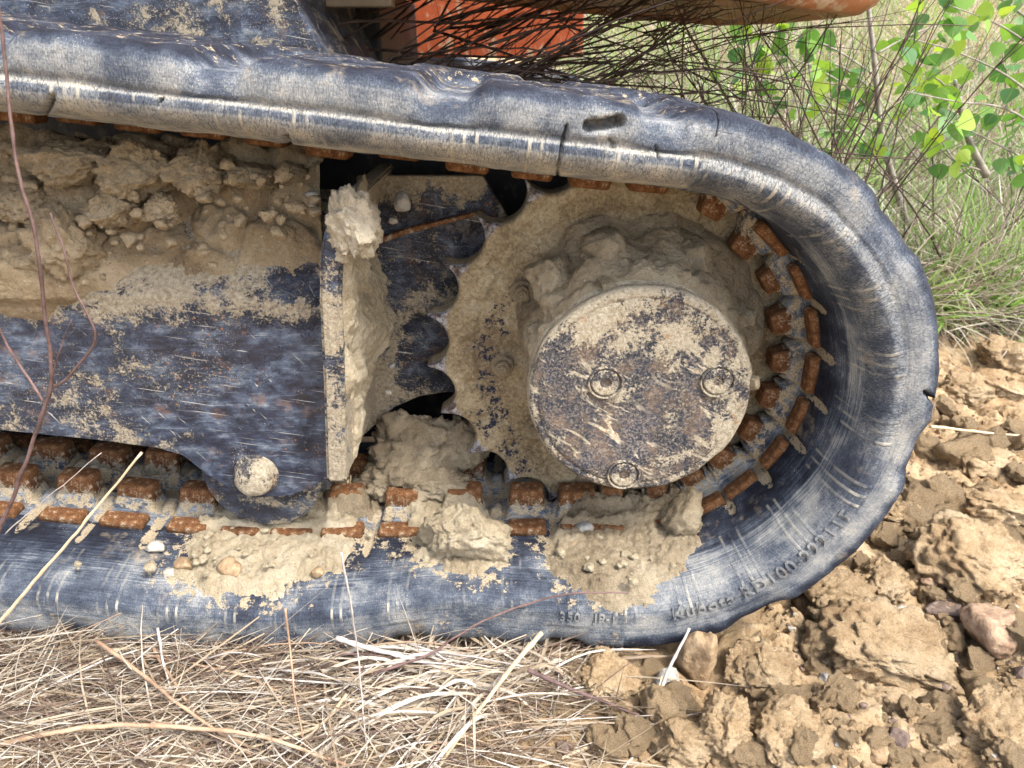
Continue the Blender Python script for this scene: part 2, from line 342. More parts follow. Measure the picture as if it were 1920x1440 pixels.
# ------------------------------------------------------------------ object helpers
def mesh_from(name, V, F, mat, smooth=True, attrs=None, uv=None):
    me = bpy.data.meshes.new(name)
    V = np.asarray(V, np.float32).reshape(-1, 3)
    if isinstance(F, np.ndarray):
        k = F.shape[1]; me.vertices.add(len(V)); me.vertices.foreach_set('co', V.ravel())
        me.loops.add(F.size); me.polygons.add(len(F))
        me.loops.foreach_set('vertex_index', F.astype(np.int32).ravel())
        me.polygons.foreach_set('loop_start', np.arange(0, F.size, k, dtype=np.int32))
        me.update(calc_edges=True)
    else:
        me.from_pydata(V.tolist(), [], F); me.update()
    if attrs:
        for an, av in attrs.items():
            a = me.attributes.new(an, 'FLOAT', 'POINT'); a.data.foreach_set('value', np.asarray(av, np.float32).ravel())
    if uv is not None:
        l = me.uv_layers.new(name='UVMap'); vi = np.zeros(len(me.loops), np.int32); me.loops.foreach_get('vertex_index', vi)
        l.data.foreach_set('uv', np.asarray(uv, np.float32)[vi].ravel())
    me.polygons.foreach_set('use_smooth', np.full(len(me.polygons), smooth))
    me.materials.append(mat); me.validate(); return me
def link(name, me, parent=None, loc=(0, 0, 0)):
    o = bpy.data.objects.new(name, me); C.objects.link(o); o.location = loc
    if parent is not None:
        o.parent = parent; off = Vector((0, 0, 0)); p = parent
        while p is not None: off += p.location; p = p.parent
        o.location = Vector(loc) - off
    return o
def tag(o, label, cat, group=None, kind=None):
    o['label'] = label
    if cat: o['category'] = cat
    if group: o['group'] = group
    if kind: o['kind'] = kind
    return o
def empty(name, loc):
    o = bpy.data.objects.new(name, None); C.objects.link(o); o.location = loc; o.empty_display_size = 0.05; return o
def bm_mesh(name, bm, mat, smooth=False, attrs=None):
    me = bpy.data.meshes.new(name); bm.to_mesh(me); bm.free()
    if attrs:
        V = np.zeros(len(me.vertices) * 3, np.float32); me.vertices.foreach_get('co', V); V = V.reshape(-1, 3)
        for an, fn in attrs.items():
            a = me.attributes.new(an, 'FLOAT', 'POINT'); a.data.foreach_set('value', np.asarray(fn(V), np.float32))
    me.polygons.foreach_set('use_smooth', np.full(len(me.polygons), smooth)); me.materials.append(mat); return me
def grid_faces(ni, nj, wrap_i=False, flip=False):
    i = np.arange(ni if wrap_i else ni - 1); j = np.arange(nj - 1)
    I, J = np.meshgrid(i, j, indexing='ij'); I2 = (I + 1) % ni
    f = np.stack([I * nj + J, I2 * nj + J, I2 * nj + J + 1, I * nj + J + 1], -1).reshape(-1, 4)
    return f[:, ::-1] if flip else f
def prism(outline_xz, y0, y1, bevel=0.003, segs=2):
    bm = bmesh.new()
    vs = [bm.verts.new((p[0], y0, p[1])) for p in outline_xz]
    f = bm.faces.new(vs)
    r = bmesh.ops.extrude_face_region(bm, geom=[f])
    for e in r['geom']:
        if isinstance(e, bmesh.types.BMVert): e.co.y = y1
    bmesh.ops.recalc_face_normals(bm, faces=bm.faces)
    if bevel: bmesh.ops.bevel(bm, geom=list(bm.edges), offset=bevel, segments=segs, profile=0.5, affect='EDGES', clamp_overlap=True)
    return bm
def cyl(center, r0, r1, y0, y1, seg=64, bevel=0.0, rings=None):
    """solid of revolution about an axis along Y; rings = [(y, r), ...]"""
    prof = rings if rings else [(y0, 0), (y0, r0), (y1, r1), (y1, 0)]
    a = np.linspace(0, 2 * np.pi, seg, endpoint=False)
    V = np.array([[center[0] + r * math.cos(t), y, center[1] + r * math.sin(t)] for t in a for (y, r) in prof])
    return V, grid_faces(seg, len(prof), True)
def tube(pts, radii, seg=6, jitter=0.0, seed=0):
    pts = np.asarray(pts, float); n = len(pts); radii = np.broadcast_to(np.asarray(radii, float), (n,))
    t = np.gradient(pts, axis=0); t /= np.linalg.norm(t, axis=1)[:, None] + 1e-12
    up = np.array([0, 0, 1.0]) if abs(t[0][2]) < 0.9 else np.array([0, 1.0, 0])
    V = []
    for k in range(n):
        x = np.cross(t[k], up); x /= np.linalg.norm(x) + 1e-9; y = np.cross(x, t[k])
        up = y
        for s in range(seg):
            a = 2 * np.pi * s / seg; V.append(pts[k] + radii[k] * (math.cos(a) * x + math.sin(a) * y))
    F = [list(f) for f in grid_faces(n, seg).tolist()]
    F += [[k * seg + seg - 1, (k + 1) * seg + seg - 1, (k + 1) * seg, k * seg] for k in range(n - 1)]
    F += [list(range(seg)), list(range((n - 1) * seg, n * seg))[::-1]]
    return np.array(V), F
def spline(pts, n=24):
    """Catmull-Rom through points"""
    p = np.asarray(pts, float); p = np.vstack([2 * p[0] - p[1], p, 2 * p[-1] - p[-2]]); out = []
    m_ = len(p) - 3
    for q in np.linspace(0, m_ - 1e-6, n):
        k = int(q); t = q - k; a, b, c, d = p[k:k + 4]
        out.append(0.5 * (2 * b + (c - a) * t + (2 * a - 5 * b + 4 * c - d) * t * t + (3 * b - a - 3 * c + d) * t ** 3))
    return np.array(out)
_ico = {}
def ico(sub):
    if sub not in _ico:
        bm = bmesh.new(); bmesh.ops.create_icosphere(bm, subdivisions=sub, radius=1.0)
        _ico[sub] = (np.array([v.co[:] for v in bm.verts]), np.array([[v.index for v in f.verts] for f in bm.faces])); bm.free()
    return _ico[sub]
def clod_mesh(name, size, seed, mat, sub=4, rough=1.0, angular=0.5):
    """a lump of soil or a stone round the origin: size = half extents"""
    V, F = ico(sub); size = np.asarray(size, float); r2 = np.random.default_rng(seed); W = V.copy()
    for _ in range(11):                                          # broken, roughly flat faces
        nn = r2.normal(size=3); nn /= np.linalg.norm(nn); lim = r2.uniform(0.62, 0.95) - 0.12 * angular
        W = W - (np.clip(W @ nn - lim, 0, None) * 0.92)[:, None] * nn
    W = W * (1.12 + 0.05 * angular)
    k = 0.26 * fbm(V + seed * 0.37, 1.3, 3, seed)
    if sub >= 3:
        f1, f2 = worley(V + seed, 2.6, seed + 5); k = k + 0.20 * rough * (0.55 - f1)
        k = k + 0.15 * rough * fbm(V + seed, 4.5, 4, seed + 9, 0.7)
    if sub >= 4:
        f1, f2 = worley(V + seed + 0.12 * fbm(V, 5, 2, seed)[:, None], 6.0, seed + 7); k = k + 0.12 * rough * (0.5 - f1) - 0.05 * rough * sstep(0.12, 0.0, f2 - f1)
        g1, g2 = worley(V + seed, 14.0, seed + 8); k = k + 0.065 * rough * (0.5 - g1)
        k = k + 0.030 * rough * fbm(V + seed, 22, 3, seed + 11, 0.7)
    W = W * (1 + k)[:, None] * size
    return mesh_from(name, W, F, mat, True)

# ================================================================== the ground
def ground_z(x, y):
    """mean soil surface: rises to the left under the track and to the bank behind"""
    z = 0.075 * np.clip(-x - 0.22, 0, 1.2) - 0.018 + 0.008 * sstep(0.3, 0.6, x)
    z = z + 0.22 * np.clip(y - 1.15, 0, 12) * sstep(1.0, 2.2, y)
    z = z - 0.01 * sstep(0.25, 0.5, x) * sstep(0.6, 0.2, y)
    return z
def lumps(P, seed=3):
    f1, f2 = worley(P, 17, seed); g1, g2 = worley(P, 42, seed + 4)
    z = 0.030 * (0.55 - f1) * (1 - sstep(0.35, 0.9, np.abs(fbm(P, 3.0, 2, 8)) * 2)) + 0.010 * (0.5 - g1)
    h1, h2 = worley(P, 95, seed + 9)
    rd = 1 - np.abs(fbm(P, 16, 4, 33, 0.6)) * 2.2
    z = z + 0.014 * np.clip(0.45 - worley(P + 0.03 * fbm(P, 20, 2, 3)[:, None], 30, 77)[0], 0, 1) + 0.024 * fbm(P, 7, 5, 21, 0.6) + 0.008 * fbm(P, 60, 4, 5, 0.7) + 0.0050 * (0.5 - h1) - 0.012 * sstep(0.8, 1.0, rd)
    return z
xs = np.concatenate([-np.geomspace(70, 0.78, 26), np.arange(-0.75, 1.0, 0.0042), np.arange(1.0, 1.7, 0.012), np.geomspace(1.72, 70, 24)])
ys = np.concatenate([-np.geomspace(40, 0.30, 16), np.arange(-0.28, -0.17, 0.01), np.arange(-0.17, 0.16, 0.0034), np.arange(0.16, 1.0, 0.0075), np.arange(1.0, 2.0, 0.03), np.geomspace(2.05, 90, 30)])
GX, GY = np.meshgrid(xs, ys, indexing='ij')
P2 = np.stack([GX.ravel(), GY.ravel(), np.zeros(GX.size)], 1)
near = ((np.abs(P2[:, 0]) < 2.5) & (P2[:, 1] > -0.5) & (P2[:, 1] < 2.2))
gz = ground_z(P2[:, 0], P2[:, 1])
gz[near] += lumps(P2[near]) * (0.35 + 0.65 * sstep(0.0, 0.12, P2[near, 0] + 0.3 * P2[near, 1]))
gz[~near] += 0.05 * fbm(P2[~near], 0.7, 3, 4)
# the belt presses the soil down
under = (P2[:, 1] > -0.02) & (P2[:, 1] < 0.37) & (P2[:, 0] < 0.22)
gz[under] = np.minimum(gz[under], ground_z(P2[under, 0], P2[under, 1]) - 0.012)
P2[:, 2] = gz
ground = link('ground', mesh_from('ground', P2, grid_faces(len(xs), len(ys), flip=False), M['soil'])); ground['kind'] = 'structure'
ground['label'] = 'bare lumpy yellow-brown soil under and beside the track'
def gheight(x, y):
    i = int(np.clip(np.searchsorted(xs, x), 1, len(xs) - 1)); j = int(np.clip(np.searchsorted(ys, y), 1, len(ys) - 1))
    return float(gz[i * len(ys) + j])
def on_ground(u, v):
    """where the sight line through a photo pixel meets the soil"""
    d = ray(u, v); t = max(0.3, (0.13 - CAM[2]) / d[2]) if d[2] < -0.05 else 1.5
    for _ in range(900):
        p = CAM + d * t
        if p[2] < gheight(p[0], p[1]): return p
        t += 0.004 if t < 2 else 0.02
    return CAM + d * t

# ================================================================== the excavator
EX = empty('excavator', (-0.6, 0.17, 0.0))
tag(EX, 'muddy excavator on worn black rubber track, drive sprocket and round hub cover facing us', 'excavator')
SX, SZ, SR = 0.1137, 0.2485, 0.187          # sprocket axis and the radius of the belt's inner face round it
TW = 0.345                                   # belt width

# ---- the loop of the belt
def smooth1(a, n):
    k = np.hanning(2 * n + 1); k /= k.sum(); return np.convolve(np.pad(a, n, mode='edge'), k, 'valid')
bx_ = np.linspace(-1.45, SX, 800)
bz_ = np.interp(bx_, [-1.45, -0.75, -0.515, -0.37, -0.25, -0.10, 0.03, SX], [0.170, 0.102, 0.080, 0.064, 0.055, 0.058, 0.0612, SZ - SR]); bz_ = smooth1(bz_, 30); bz_[-1] = SZ - SR
ph = np.linspace(R(-90), R(83.6), 300)
tx0, tz0 = SX + SR * math.cos(R(83.6)), SZ + SR * math.sin(R(83.6))
tx_ = np.linspace(tx0, -1.45, 800)
tz_ = np.where(tx_ > -0.6, tz0 + 0.112 * (tx0 - tx_), 0); zb = tz0 + 0.112 * (tx0 + 0.6)
tz_ = np.where(tx_ > -0.6, tz_, np.interp(-tx_, [0.6, 0.9, 1.2, 1.45], [zb, zb + 0.012, zb + 0.004, 0.50])); tz_ = smooth1(tz_, 25)
la = np.linspace(R(90), R(270), 160)[1:-1]
loop = np.vstack([np.stack([bx_, bz_], 1), np.stack([SX + SR * np.cos(ph[1:]), SZ + SR * np.sin(ph[1:])], 1), np.stack([tx_[1:], tz_[1:]], 1), np.stack([-1.45 + 0.165 * np.cos(la), 0.335 + 0.165 * np.sin(la)], 1)])
cl = np.vstack([loop, loop[:1]]); seg = np.hypot(*np.diff(cl, axis=0).T); S_all = np.concatenate([[0], np.cumsum(seg)]); SL = S_all[-1]
def at_s(s):
    s = np.mod(s, SL); return np.stack([np.interp(s, S_all, cl[:, 0]), np.interp(s, S_all, cl[:, 1])], -1)
def frame_s(s):
    p = at_s(s); t = at_s(s + 0.006) - at_s(s - 0.006); t /= np.linalg.norm(t, axis=-1)[..., None]
    return p, t, np.stack([t[..., 1], -t[..., 0]], -1)
S_b = S_all[799]                                   # start of the arc
S_a = S_all[799 + 299]                             # end of the arc (top)
def s_of_bottom(x): return float(np.interp(x, bx_, S_all[:800]))
def s_of_angle(a): return S_b + (a + R(90)) * SR
def s_of_top(x): return S_a + float(np.interp(-x, -tx_, np.concatenate([[0], np.cumsum(np.hypot(np.diff(tx_), np.diff(tz_)))])))

# ---- where the iron links sit along the belt (read off the photograph, then carried on round the hidden part)
links = []
for u in (-200, -85, 35, 148, 255, 370, 465, 558, 650, 755, 872, 988, 1083, 1165):
    links.append(s_of_bottom(PY(u, 905, 0.14)[0]))
for u, v in ((1240, 945), (1310, 915), (1372, 878), (1430, 818), (1472, 750), (1490, 675), (1487, 595), (1455, 520), (1400, 455), (1325, 408)):
    p = PY(u, v, 0.135); links.append(s_of_angle(math.atan2(p[2] - SZ, p[0] - SX)))
for u, v in ((1220, 380), (1110, 362), (1000, 346), (876, 330), (745, 318), (610, 300), (490, 285), (370, 268), (245, 252), (130, 243), (15, 235), (-110, 222)):
    links.append(s_of_top(PY(u, v, 0.115)[0]))
links.sort()
q = links[-1]
while q + 0.058 < SL + links[0] - 0.04: q += 0.058; links.append(q)
links = np.array(sorted(x % SL for x in links))
lk3 = np.concatenate([links - SL, links, links + SL])

# ---- cross-section, near half: (Y, n) with n growing outwards from the inner face
sec = [(0.1725, 0.010), (0.158, 0.010), (0.1545, 0.003), (0.150, 0.0), (0.126, 0.0), (0.103, 0.0), (0.085, 0.001), (0.062, 0.0025), (0.044, 0.0055), (0.028, 0.0095),
       (0.015, 0.0140), (0.006, 0.0190), (0.0015, 0.0235), (0.0, 0.0280), (0.0010, 0.0325), (0.0045, 0.0354), (0.0045, 0.0370), (0.0014, 0.0400), (0.0006, 0.0480), (0.0014, 0.0575), (0.0055, 0.0638), (0.014, 0.0668), (0.030, 0.0682), (0.050, 0.0685), (0.1725, 0.0685)]
def resample(poly, step):
    p = np.asarray(poly, float)
    for _ in range(2):
        a = 0.75 * p[:-1] + 0.25 * p[1:]; b = 0.25 * p[:-1] + 0.75 * p[1:]
        p = np.vstack([p[:1], np.stack([a, b], 1).reshape(-1, 2), p[-1:]])
    d = np.concatenate([[0], np.cumsum(np.hypot(*np.diff(p, axis=0).T))])
    n = max(2, int(round(d[-1] / step)))
    q_ = np.linspace(0, d[-1], n); return np.stack([np.interp(q_, d, p[:, 0]), np.interp(q_, d, p[:, 1])], 1)
secN = np.vstack([resample(sec[:17], 0.0020), resample(sec[16:22], 0.0020)[1:], resample(sec[21:], 0.005)[1:]])
secF = np.vstack([resample(sec[:9], 0.006), resample(sec[8:20], 0.004)[1:], resample(sec[19:], 0.012)[1:]])
secF = secF[::-1].copy(); secF[:, 0] = TW - secF[:, 0]
ring = np.vstack([secN, secF[1:]])
nJ = len(ring); wJ = np.concatenate([[0], np.cumsum(np.hypot(*np.diff(ring, axis=0).T))])
innerJ = np.concatenate([np.arange(len(secN)) < np.argmin(secN[:, 0]), np.arange(len(secF) - 1) >= np.argmax(secF[1:, 0])])
outerJ = ring[:, 1] > 0.0364
ss = []
q = 0.0
while q < SL:
    ss.append(q); x, z = at_s(np.array([q]))[0]
    q += 0.0016 if x > -0.62 else 0.008
ss = np.array(ss); nI = len(ss)
pth, tan, nor = frame_s(ss)
Y = np.repeat(ring[None, :, 0], nI, 0); N = np.repeat(ring[None, :, 1], nI, 0); Sg = np.repeat(ss[:, None], nJ, 1)
nearside = Y < TW / 2
yy = np.where(nearside, Y, TW - Y)
inner = np.repeat(innerJ[None], nI, 0); outer = np.repeat(outerJ[None], nI, 0)
k = np.searchsorted(lk3, ss); dl = np.minimum(np.abs(ss - lk3[k - 1]), np.abs(lk3[np.minimum(k, len(lk3) - 1)] - ss))[:, None]    # distance to nearest link
mid = 0.5 * (lk3[1:] + lk3[:-1]); km = np.clip(np.searchsorted(mid, ss), 1, len(mid) - 1); dm = np.minimum(np.abs(ss - mid[km - 1]), np.abs(mid[km] - ss))[:, None]
# tread lugs with worn gaps
def lugs(s, phase):
    gaps = []
    base = s_of_top(PY(820, 170, 0.01)[0]) + phase
    n = 26; st = SL / n
    d = np.abs(np.mod(s - base + st / 2, st) - st / 2)
    return sstep(0.010, 0.030, d)
Ln = lugs(Sg, 0.0); Lf = lugs(Sg, SL / 52); L = np.where(Y < 0.185, Ln, Lf)
e = np.clip((N - 0.0364) / 0.0320, 0, 1)
gapd = 0.10 + 0.28 * sstep(S_a - 0.12, S_a + 0.05, Sg)
N = np.where(outer, 0.0364 + (N - 0.0364) * (1 - gapd + gapd * L), N)
Y = np.where(outer & nearside, Y + (1 - L) * 0.008 * e, Y)
# pressed flat against the soil, the lower run shows no crease below the lettering band
flat = 1 - 0.35 * sstep(S_b + 0.05, S_b + 0.32, Sg) - 0.65 * sstep(S_a - 0.15, S_a, Sg)
Y = np.where(nearside & (np.abs(ring[None, :, 1] - 0.0362) < 0.0055), Y + (0.0008 - Y) * flat, Y)
# rubber mounds that carry the iron horns, and the grooves between links
N = N - np.where(inner, 0.016 * sstep(0.027, 0.017, dl) * sstep(0.118, 0.127, yy) * sstep(0.159, 0.150, yy), 0)
N = N - np.where(inner, 0.006 * sstep(0.009, 0.004, dm) * sstep(0.124, 0.134, yy) * sstep(0.155, 0.145, yy), 0)
gw = np.hypot(dm / (0.0058 + 0.0012 * np.sin(Sg * 37)), np.clip(0.082 + 0.006 * np.sin(Sg * 23) - yy, 0, 1) / 0.016)
groove = np.where(inner, sstep(1.1, 0.8, gw) * sstep(0.124, 0.118, yy), 0)
N = N + 0.0022 * groove
# on the upper run the edges droop below the iron links
def droop_at(s): return 0.020 * sstep(S_a - 0.13, S_a - 0.02, s) * sstep(SL - 0.35, SL - 0.5, s)
N = N + np.where(inner, droop_at(Sg) * sstep(0.045, 0.095, yy), 0)
thick_w = 0.016 * (1 - sstep(S_b, S_b + 0.62 * (S_a - S_b), Sg)) + 0.002 * sstep(S_b, S_b + 0.3, Sg) * (1 - sstep(S_a - 0.15, S_a, Sg)) + 0.016 * sstep(SL - 0.25, SL - 0.05, Sg)
N = N + np.where(ring[None, :, 1] > 0.014, (ring[None, :, 1] - 0.014) / 0.0545, 0) * thick_w
X = pth[:, :1] + nor[:, :1] * N; Z = pth[:, 1:] + nor[:, 1:] * N
W3 = np.stack([X, Y, Z], -1).reshape(-1, 3)
dY = np.zeros(len(W3))
dn = 0.0016 * fbm(W3, 22, 4, 31) + np.where(outer.ravel(), 0.0024 * fbm(W3, 26, 5, 44, 0.6) + 0.0005 * fbm(W3, 140, 3, 46, 0.7), 0.0004 * fbm(W3, 160, 3, 12))
# rubber torn and split at the edge
upx, vpx = proj(W3)
front = (nearside.ravel()) & (yy.ravel() < 0.05) & (W3[:, 0] > -0.7)
def slit(pts, wid, depth, lo=None):
    global dY
    pl = np.asarray(pts, float); d = np.full(len(upx), 1e9); tt = np.zeros(len(upx))
    for a, b in zip(pl[:-1], pl[1:]):
        ex, ey = b - a; t = np.clip(((upx - a[0]) * ex + (vpx - a[1]) * ey) / (ex * ex + ey * ey), 0, 1)
        dd = np.hypot(upx - a[0] - t * ex, vpx - a[1] - t * ey); d = np.minimum(d, dd)
    top = front & (W3[:, 2] > 0.30) if lo is None else front
    dY = np.where(top, np.maximum(dY, depth * 1.3 * sstep(wid, wid * 0.35, d)), dY)
slit([(97, 183), (88, 200), (78, 222)], 6, 0.012); slit([(536, 256), (542, 272), (549, 284)], 6, 0.010)
slit([(1062, 240), (1052, 275), (1046, 330)], 4, 0.008); slit([(1105, 238), (1130, 236), (1160, 230)], 15, 0.016)
slit([(303, 185), (295, 196)], 4, 0.006); slit([(1142, 262), (1150, 275)], 4, 0.004); slit([(1230, 275), (1236, 300)], 3, 0.004)
slit([(1380, 375), (1410, 395), (1432, 412)], 3, 0.004); slit([(1738, 735), (1752, 752), (1762, 762)], 5, 0.010, 1)
Y = Y + dY.reshape(nI, nJ)
X = X + (nor[:, :1] * dn.reshape(nI, nJ)); Z = Z + (nor[:, 1:] * dn.reshape(nI, nJ))
# the near edge of the lower run is bent up where it rides over the stubble
bot = (ss < S_b)[:, None]
wave = 0.017 * np.exp(-((X + 0.055) / 0.085) ** 2) + 0.006 * np.exp(-((X + 0.47) / 0.08) ** 2) - 0.004 * np.exp(-((X + 0.27) / 0.06) ** 2)
Z = Z + np.where(bot, wave * np.clip(1 - yy / 0.10, 0, 1) ** 1.5 * nearside, 0)
GRID = np.stack([X, Y, Z], -1)
# how dusty each patch of rubber is
edge = sstep(0.10, 0.02, yy)
band = np.abs(ring[None, :, 1] - 0.0290)
dust = np.where(inner, 0.10 + 0.26 * edge, 0.62)
side = (~inner) & (~outer)
dust = np.where(side, 0.64 - 0.20 * sstep(0.0055, 0.0030, band), dust)
dust = np.where((ring[None, :, 1] > 0.0335) & (ring[None, :, 1] < 0.0395) & ~inner, 0.78, dust)
dust = np.where(outer, 0.60 - 0.42 * sstep(0.054, 0.067, N) - 0.08 * (1 - L), dust)
topm = (ss > S_a)[:, None]; arc = ((ss >= S_b) & (ss <= S_a))[:, None]
dust = np.where(inner & (ring[None, :, 1] > 0.006), np.where(arc, 0.50, np.where(topm, 0.68, 0.40)), dust)
dust = np.where(outer & topm & (N < 0.055), 0.58 - 0.18 * (1 - L), dust)
dust = np.where(inner & (yy > 0.10), 0.50, dust)
angle = np.clip((ss - S_b) / (S_a - S_b), 0, 1)[:, None]
dust = np.where(side & (angle > 0) & (angle < 1), 0.54 + 0.16 * sstep(0.5, 1.0, angle), dust)
dust = np.where(side & bot, 0.50, dust); dust = np.where(outer & bot, 0.52, dust)
rib = np.where(((ring[None, :, 1] > 0.013) & (ring[None, :, 1] < 0.0345)) & ~outer & nearside, 1.0, 0.0) * np.ones((nI, 1))
rib = np.where(inner & (yy < 0.055) & (yy > 0.004) & nearside, np.where(bot, 0.25, 0.5), rib); rib = np.where(bot & side, 0.35, rib)
# dried mud held in the grooves and round the iron
mudat = np.clip(groove * 0.66, 0, 1)
mudat = np.maximum(mudat, np.where(inner, sstep(0.112, 0.124, yy) * 0.52, 0))
mudat = np.maximum(mudat, np.where(bot & inner & (yy > 0.12), 0.55, 0)); mudat = np.maximum(mudat, np.where(topm & outer & (yy > 0.03) & (N > 0.055), 0.30, 0))
mudat = np.where(outer & bot, 0.26, mudat)
GRIDU, GRIDV = proj(GRID)
for pl_ in ([(300, 1075), (420, 955), (655, 960), (660, 1035), (500, 1120), (385, 1115)], [(775, 925), (860, 905), (945, 985), (915, 1082), (785, 1050)], [(1020, 1010), (1090, 930), (1290, 925), (1290, 1060), (1215, 1145), (1080, 1110)], [(560, 940), (900, 930), (900, 1010), (560, 1010)]):
    mudat = np.maximum(mudat, np.where(inner & bot, 0.50 * sstep(-95, 10, poly_sdf(GRIDU, GRIDV, pl_)), 0))
belt_me = mesh_from('rubber_track', GRID.reshape(-1, 3), grid_faces(nI, nJ, True, flip=True), M['rubber'], True,
                    {'dust': dust.ravel(), 'inner': np.where(inner & (yy > 0.022), 1.0, np.where(bot | (arc & (angle < 0.5)), 0.55, np.where(outer, 0.4, 0.0))).ravel(), 'rib': rib.ravel(), 'mud': mudat.ravel()},
                    np.stack([Sg.ravel(), np.repeat(wJ[None], nI, 0).ravel()], 1))
track = link('rubber_track', belt_me, EX)

# ---- iron horns and rails
def iron(name, L0, L1, W0, W1, H, rnd, droop=0.0):
    bm = bmesh.new()
    v = [bm.verts.new((sx * l / 2, sy * w_ / 2, z)) for (l, w_, z) in ((L0, W0, 0), (L1, W1, H)) for sx, sy in ((-1, -1), (1, -1), (1, 1), (-1, 1))]
    for f in ((3, 2, 1, 0), (4, 5, 6, 7), (0, 1, 5, 4), (1, 2, 6, 5), (2, 3, 7, 6), (3, 0, 4, 7)): bm.faces.new([v[i] for i in f])
    bmesh.ops.bevel(bm, geom=[e for e in bm.edges if max(a.co.z for a in e.verts) > H * 0.5], offset=rnd, segments=3, profile=0.5, affect='EDGES', clamp_overlap=True)
    return bm
horn_bm = iron('horn', 0.046, 0.038, 0.030, 0.023, 0.036, 0.0035)
horn_me = bm_mesh('guide_horn', horn_bm, M['rust'], True, {'mud': lambda V: 0.88 - 0.58 * sstep(0.012, 0.027, V[:, 2])})
rail_me = bm_mesh('rail_plate', iron('rail', 0.046, 0.044, 0.021, 0.019, 0.0105, 0.002), M['rust'], True, {'mud': lambda V: 0.33 + 0 * V[:, 2]})
horn_b = bm_mesh('guide_horn', iron('horn', 0.037, 0.021, 0.030, 0.022, 0.036, 0.003), M['rust'], True, {'mud': lambda V: 0.80 - 0.52 * sstep(0.010, 0.026, V[:, 2])})
rail_b = bm_mesh('rail_plate', iron('rail', 0.040, 0.037, 0.019, 0.016, 0.0105, 0.002), M['rust'], True, {'mud': lambda V: 0.26 + 0 * V[:, 2]})
pl, tl, nl = frame_s(links)
for i in range(len(links)):
    t3 = Vector((tl[i][0], 0, tl[i][1])); n3 = Vector((-nl[i][0], 0, -nl[i][1]))
    rot = Matrix((t3, n3.cross(t3), n3)).transposed().to_4x4()
    for nm, me, yl in (('guide_horn', horn_me, 0.139), ('rail_plate', rail_me, 0.1020), ('guide_horn', horn_me, TW - 0.139), ('rail_plate', rail_me, TW - 0.1020)):
        if S_b - 0.02 < links[i] < S_a: me = horn_b if me is horn_me else rail_b
        o = bpy.data.objects.new(nm, me); C.objects.link(o); o.parent = track
        j = Matrix.Rotation(random.uniform(-0.05, 0.05), 4, 'Z') if nm == 'guide_horn' else Matrix.Identity(4)
        o.matrix_local = Matrix.Translation(Vector((pl[i][0], yl, pl[i][1])) - n3 * (0.002 + float(droop_at(links[i])))) @ rot @ j @ Matrix.Diagonal((random.uniform(0.92, 1.05), random.uniform(0.92, 1.05), random.uniform(0.86, 1.05), 1))

# ---- raised lettering on the edge of the belt
GU, GV = proj(GRID)
vis = nearside & (ring[None, :, 1] < 0.034) & (yy < 0.06)
def nearest(u, v):
    d = np.where(vis & (Sg < S_a), np.hypot(GU - u, GV - v), 1e9); return np.unravel_index(np.argmin(d), d.shape)
def belt_point(s, w_):
    i = np.clip(np.searchsorted(ss, s), 1, nI - 2); j = np.clip(np.searchsorted(wJ, w_), 1, nJ - 2)
    fi = (s - ss[i - 1]) / (ss[i] - ss[i - 1]); fj = (w_ - wJ[j - 1]) / (wJ[j] - wJ[j - 1])
    p = GRID[i - 1, j - 1] * (1 - fi) * (1 - fj) + GRID[i, j - 1] * fi * (1 - fj) + GRID[i - 1, j] * (1 - fi) * fj + GRID[i, j] * fi * fj
    a = GRID[i + 1, j] - GRID[i - 1, j]; b = GRID[i, min(j + 1, nJ - 1)] - GRID[i, j - 1]
    n = np.cross(b, a); n /= np.linalg.norm(n) + 1e-12
    if n @ (CAM - p) < 0: n = -n
    return p, n
def lettering(text, u, v, size, name):
    cu = bpy.data.curves.new(name, 'FONT'); cu.body = text; cu.size = 1.0; cu.space_character = 1.12; cu.extrude = 0.03; cu.bevel_depth = 0.0; cu.offset = 0.012; cu.resolution_u = 3
    o = bpy.data.objects.new(name, cu); C.objects.link(o)
    dg = bpy.context.evaluated_depsgraph_get(); me = bpy.data.meshes.new_from_object(o.evaluated_get(dg)); bpy.data.objects.remove(o)
    i0, j0 = nearest(u, v); s0, w0 = ss[i0], wJ[j0]
    for vtx in me.vertices:
        x, y, z = vtx.co
        p, n = belt_point(s0 + x * size, w0 - y * size * 1.0)
        vtx.co = p + n * (0.0001 + 0.0019 * (z > 0))
    nv = len(me.vertices)
    for an, val in (('dust', 0.60), ('inner', 1.0), ('rib', 0.0), ('mud', 0.0)):
        a = me.attributes.new(an, 'FLOAT', 'POINT'); a.data.foreach_set('value', np.full(nv, val, np.float32))
    me.materials.clear(); me.materials.append(M['rubber'])
    return link(name, me, track)
lettering('Kubota RD100-22211F', 1262, 1160, 0.0165, 'raised_lettering')
lettering('350   JP-1', 1050, 1160, 0.0130, 'raised_lettering')

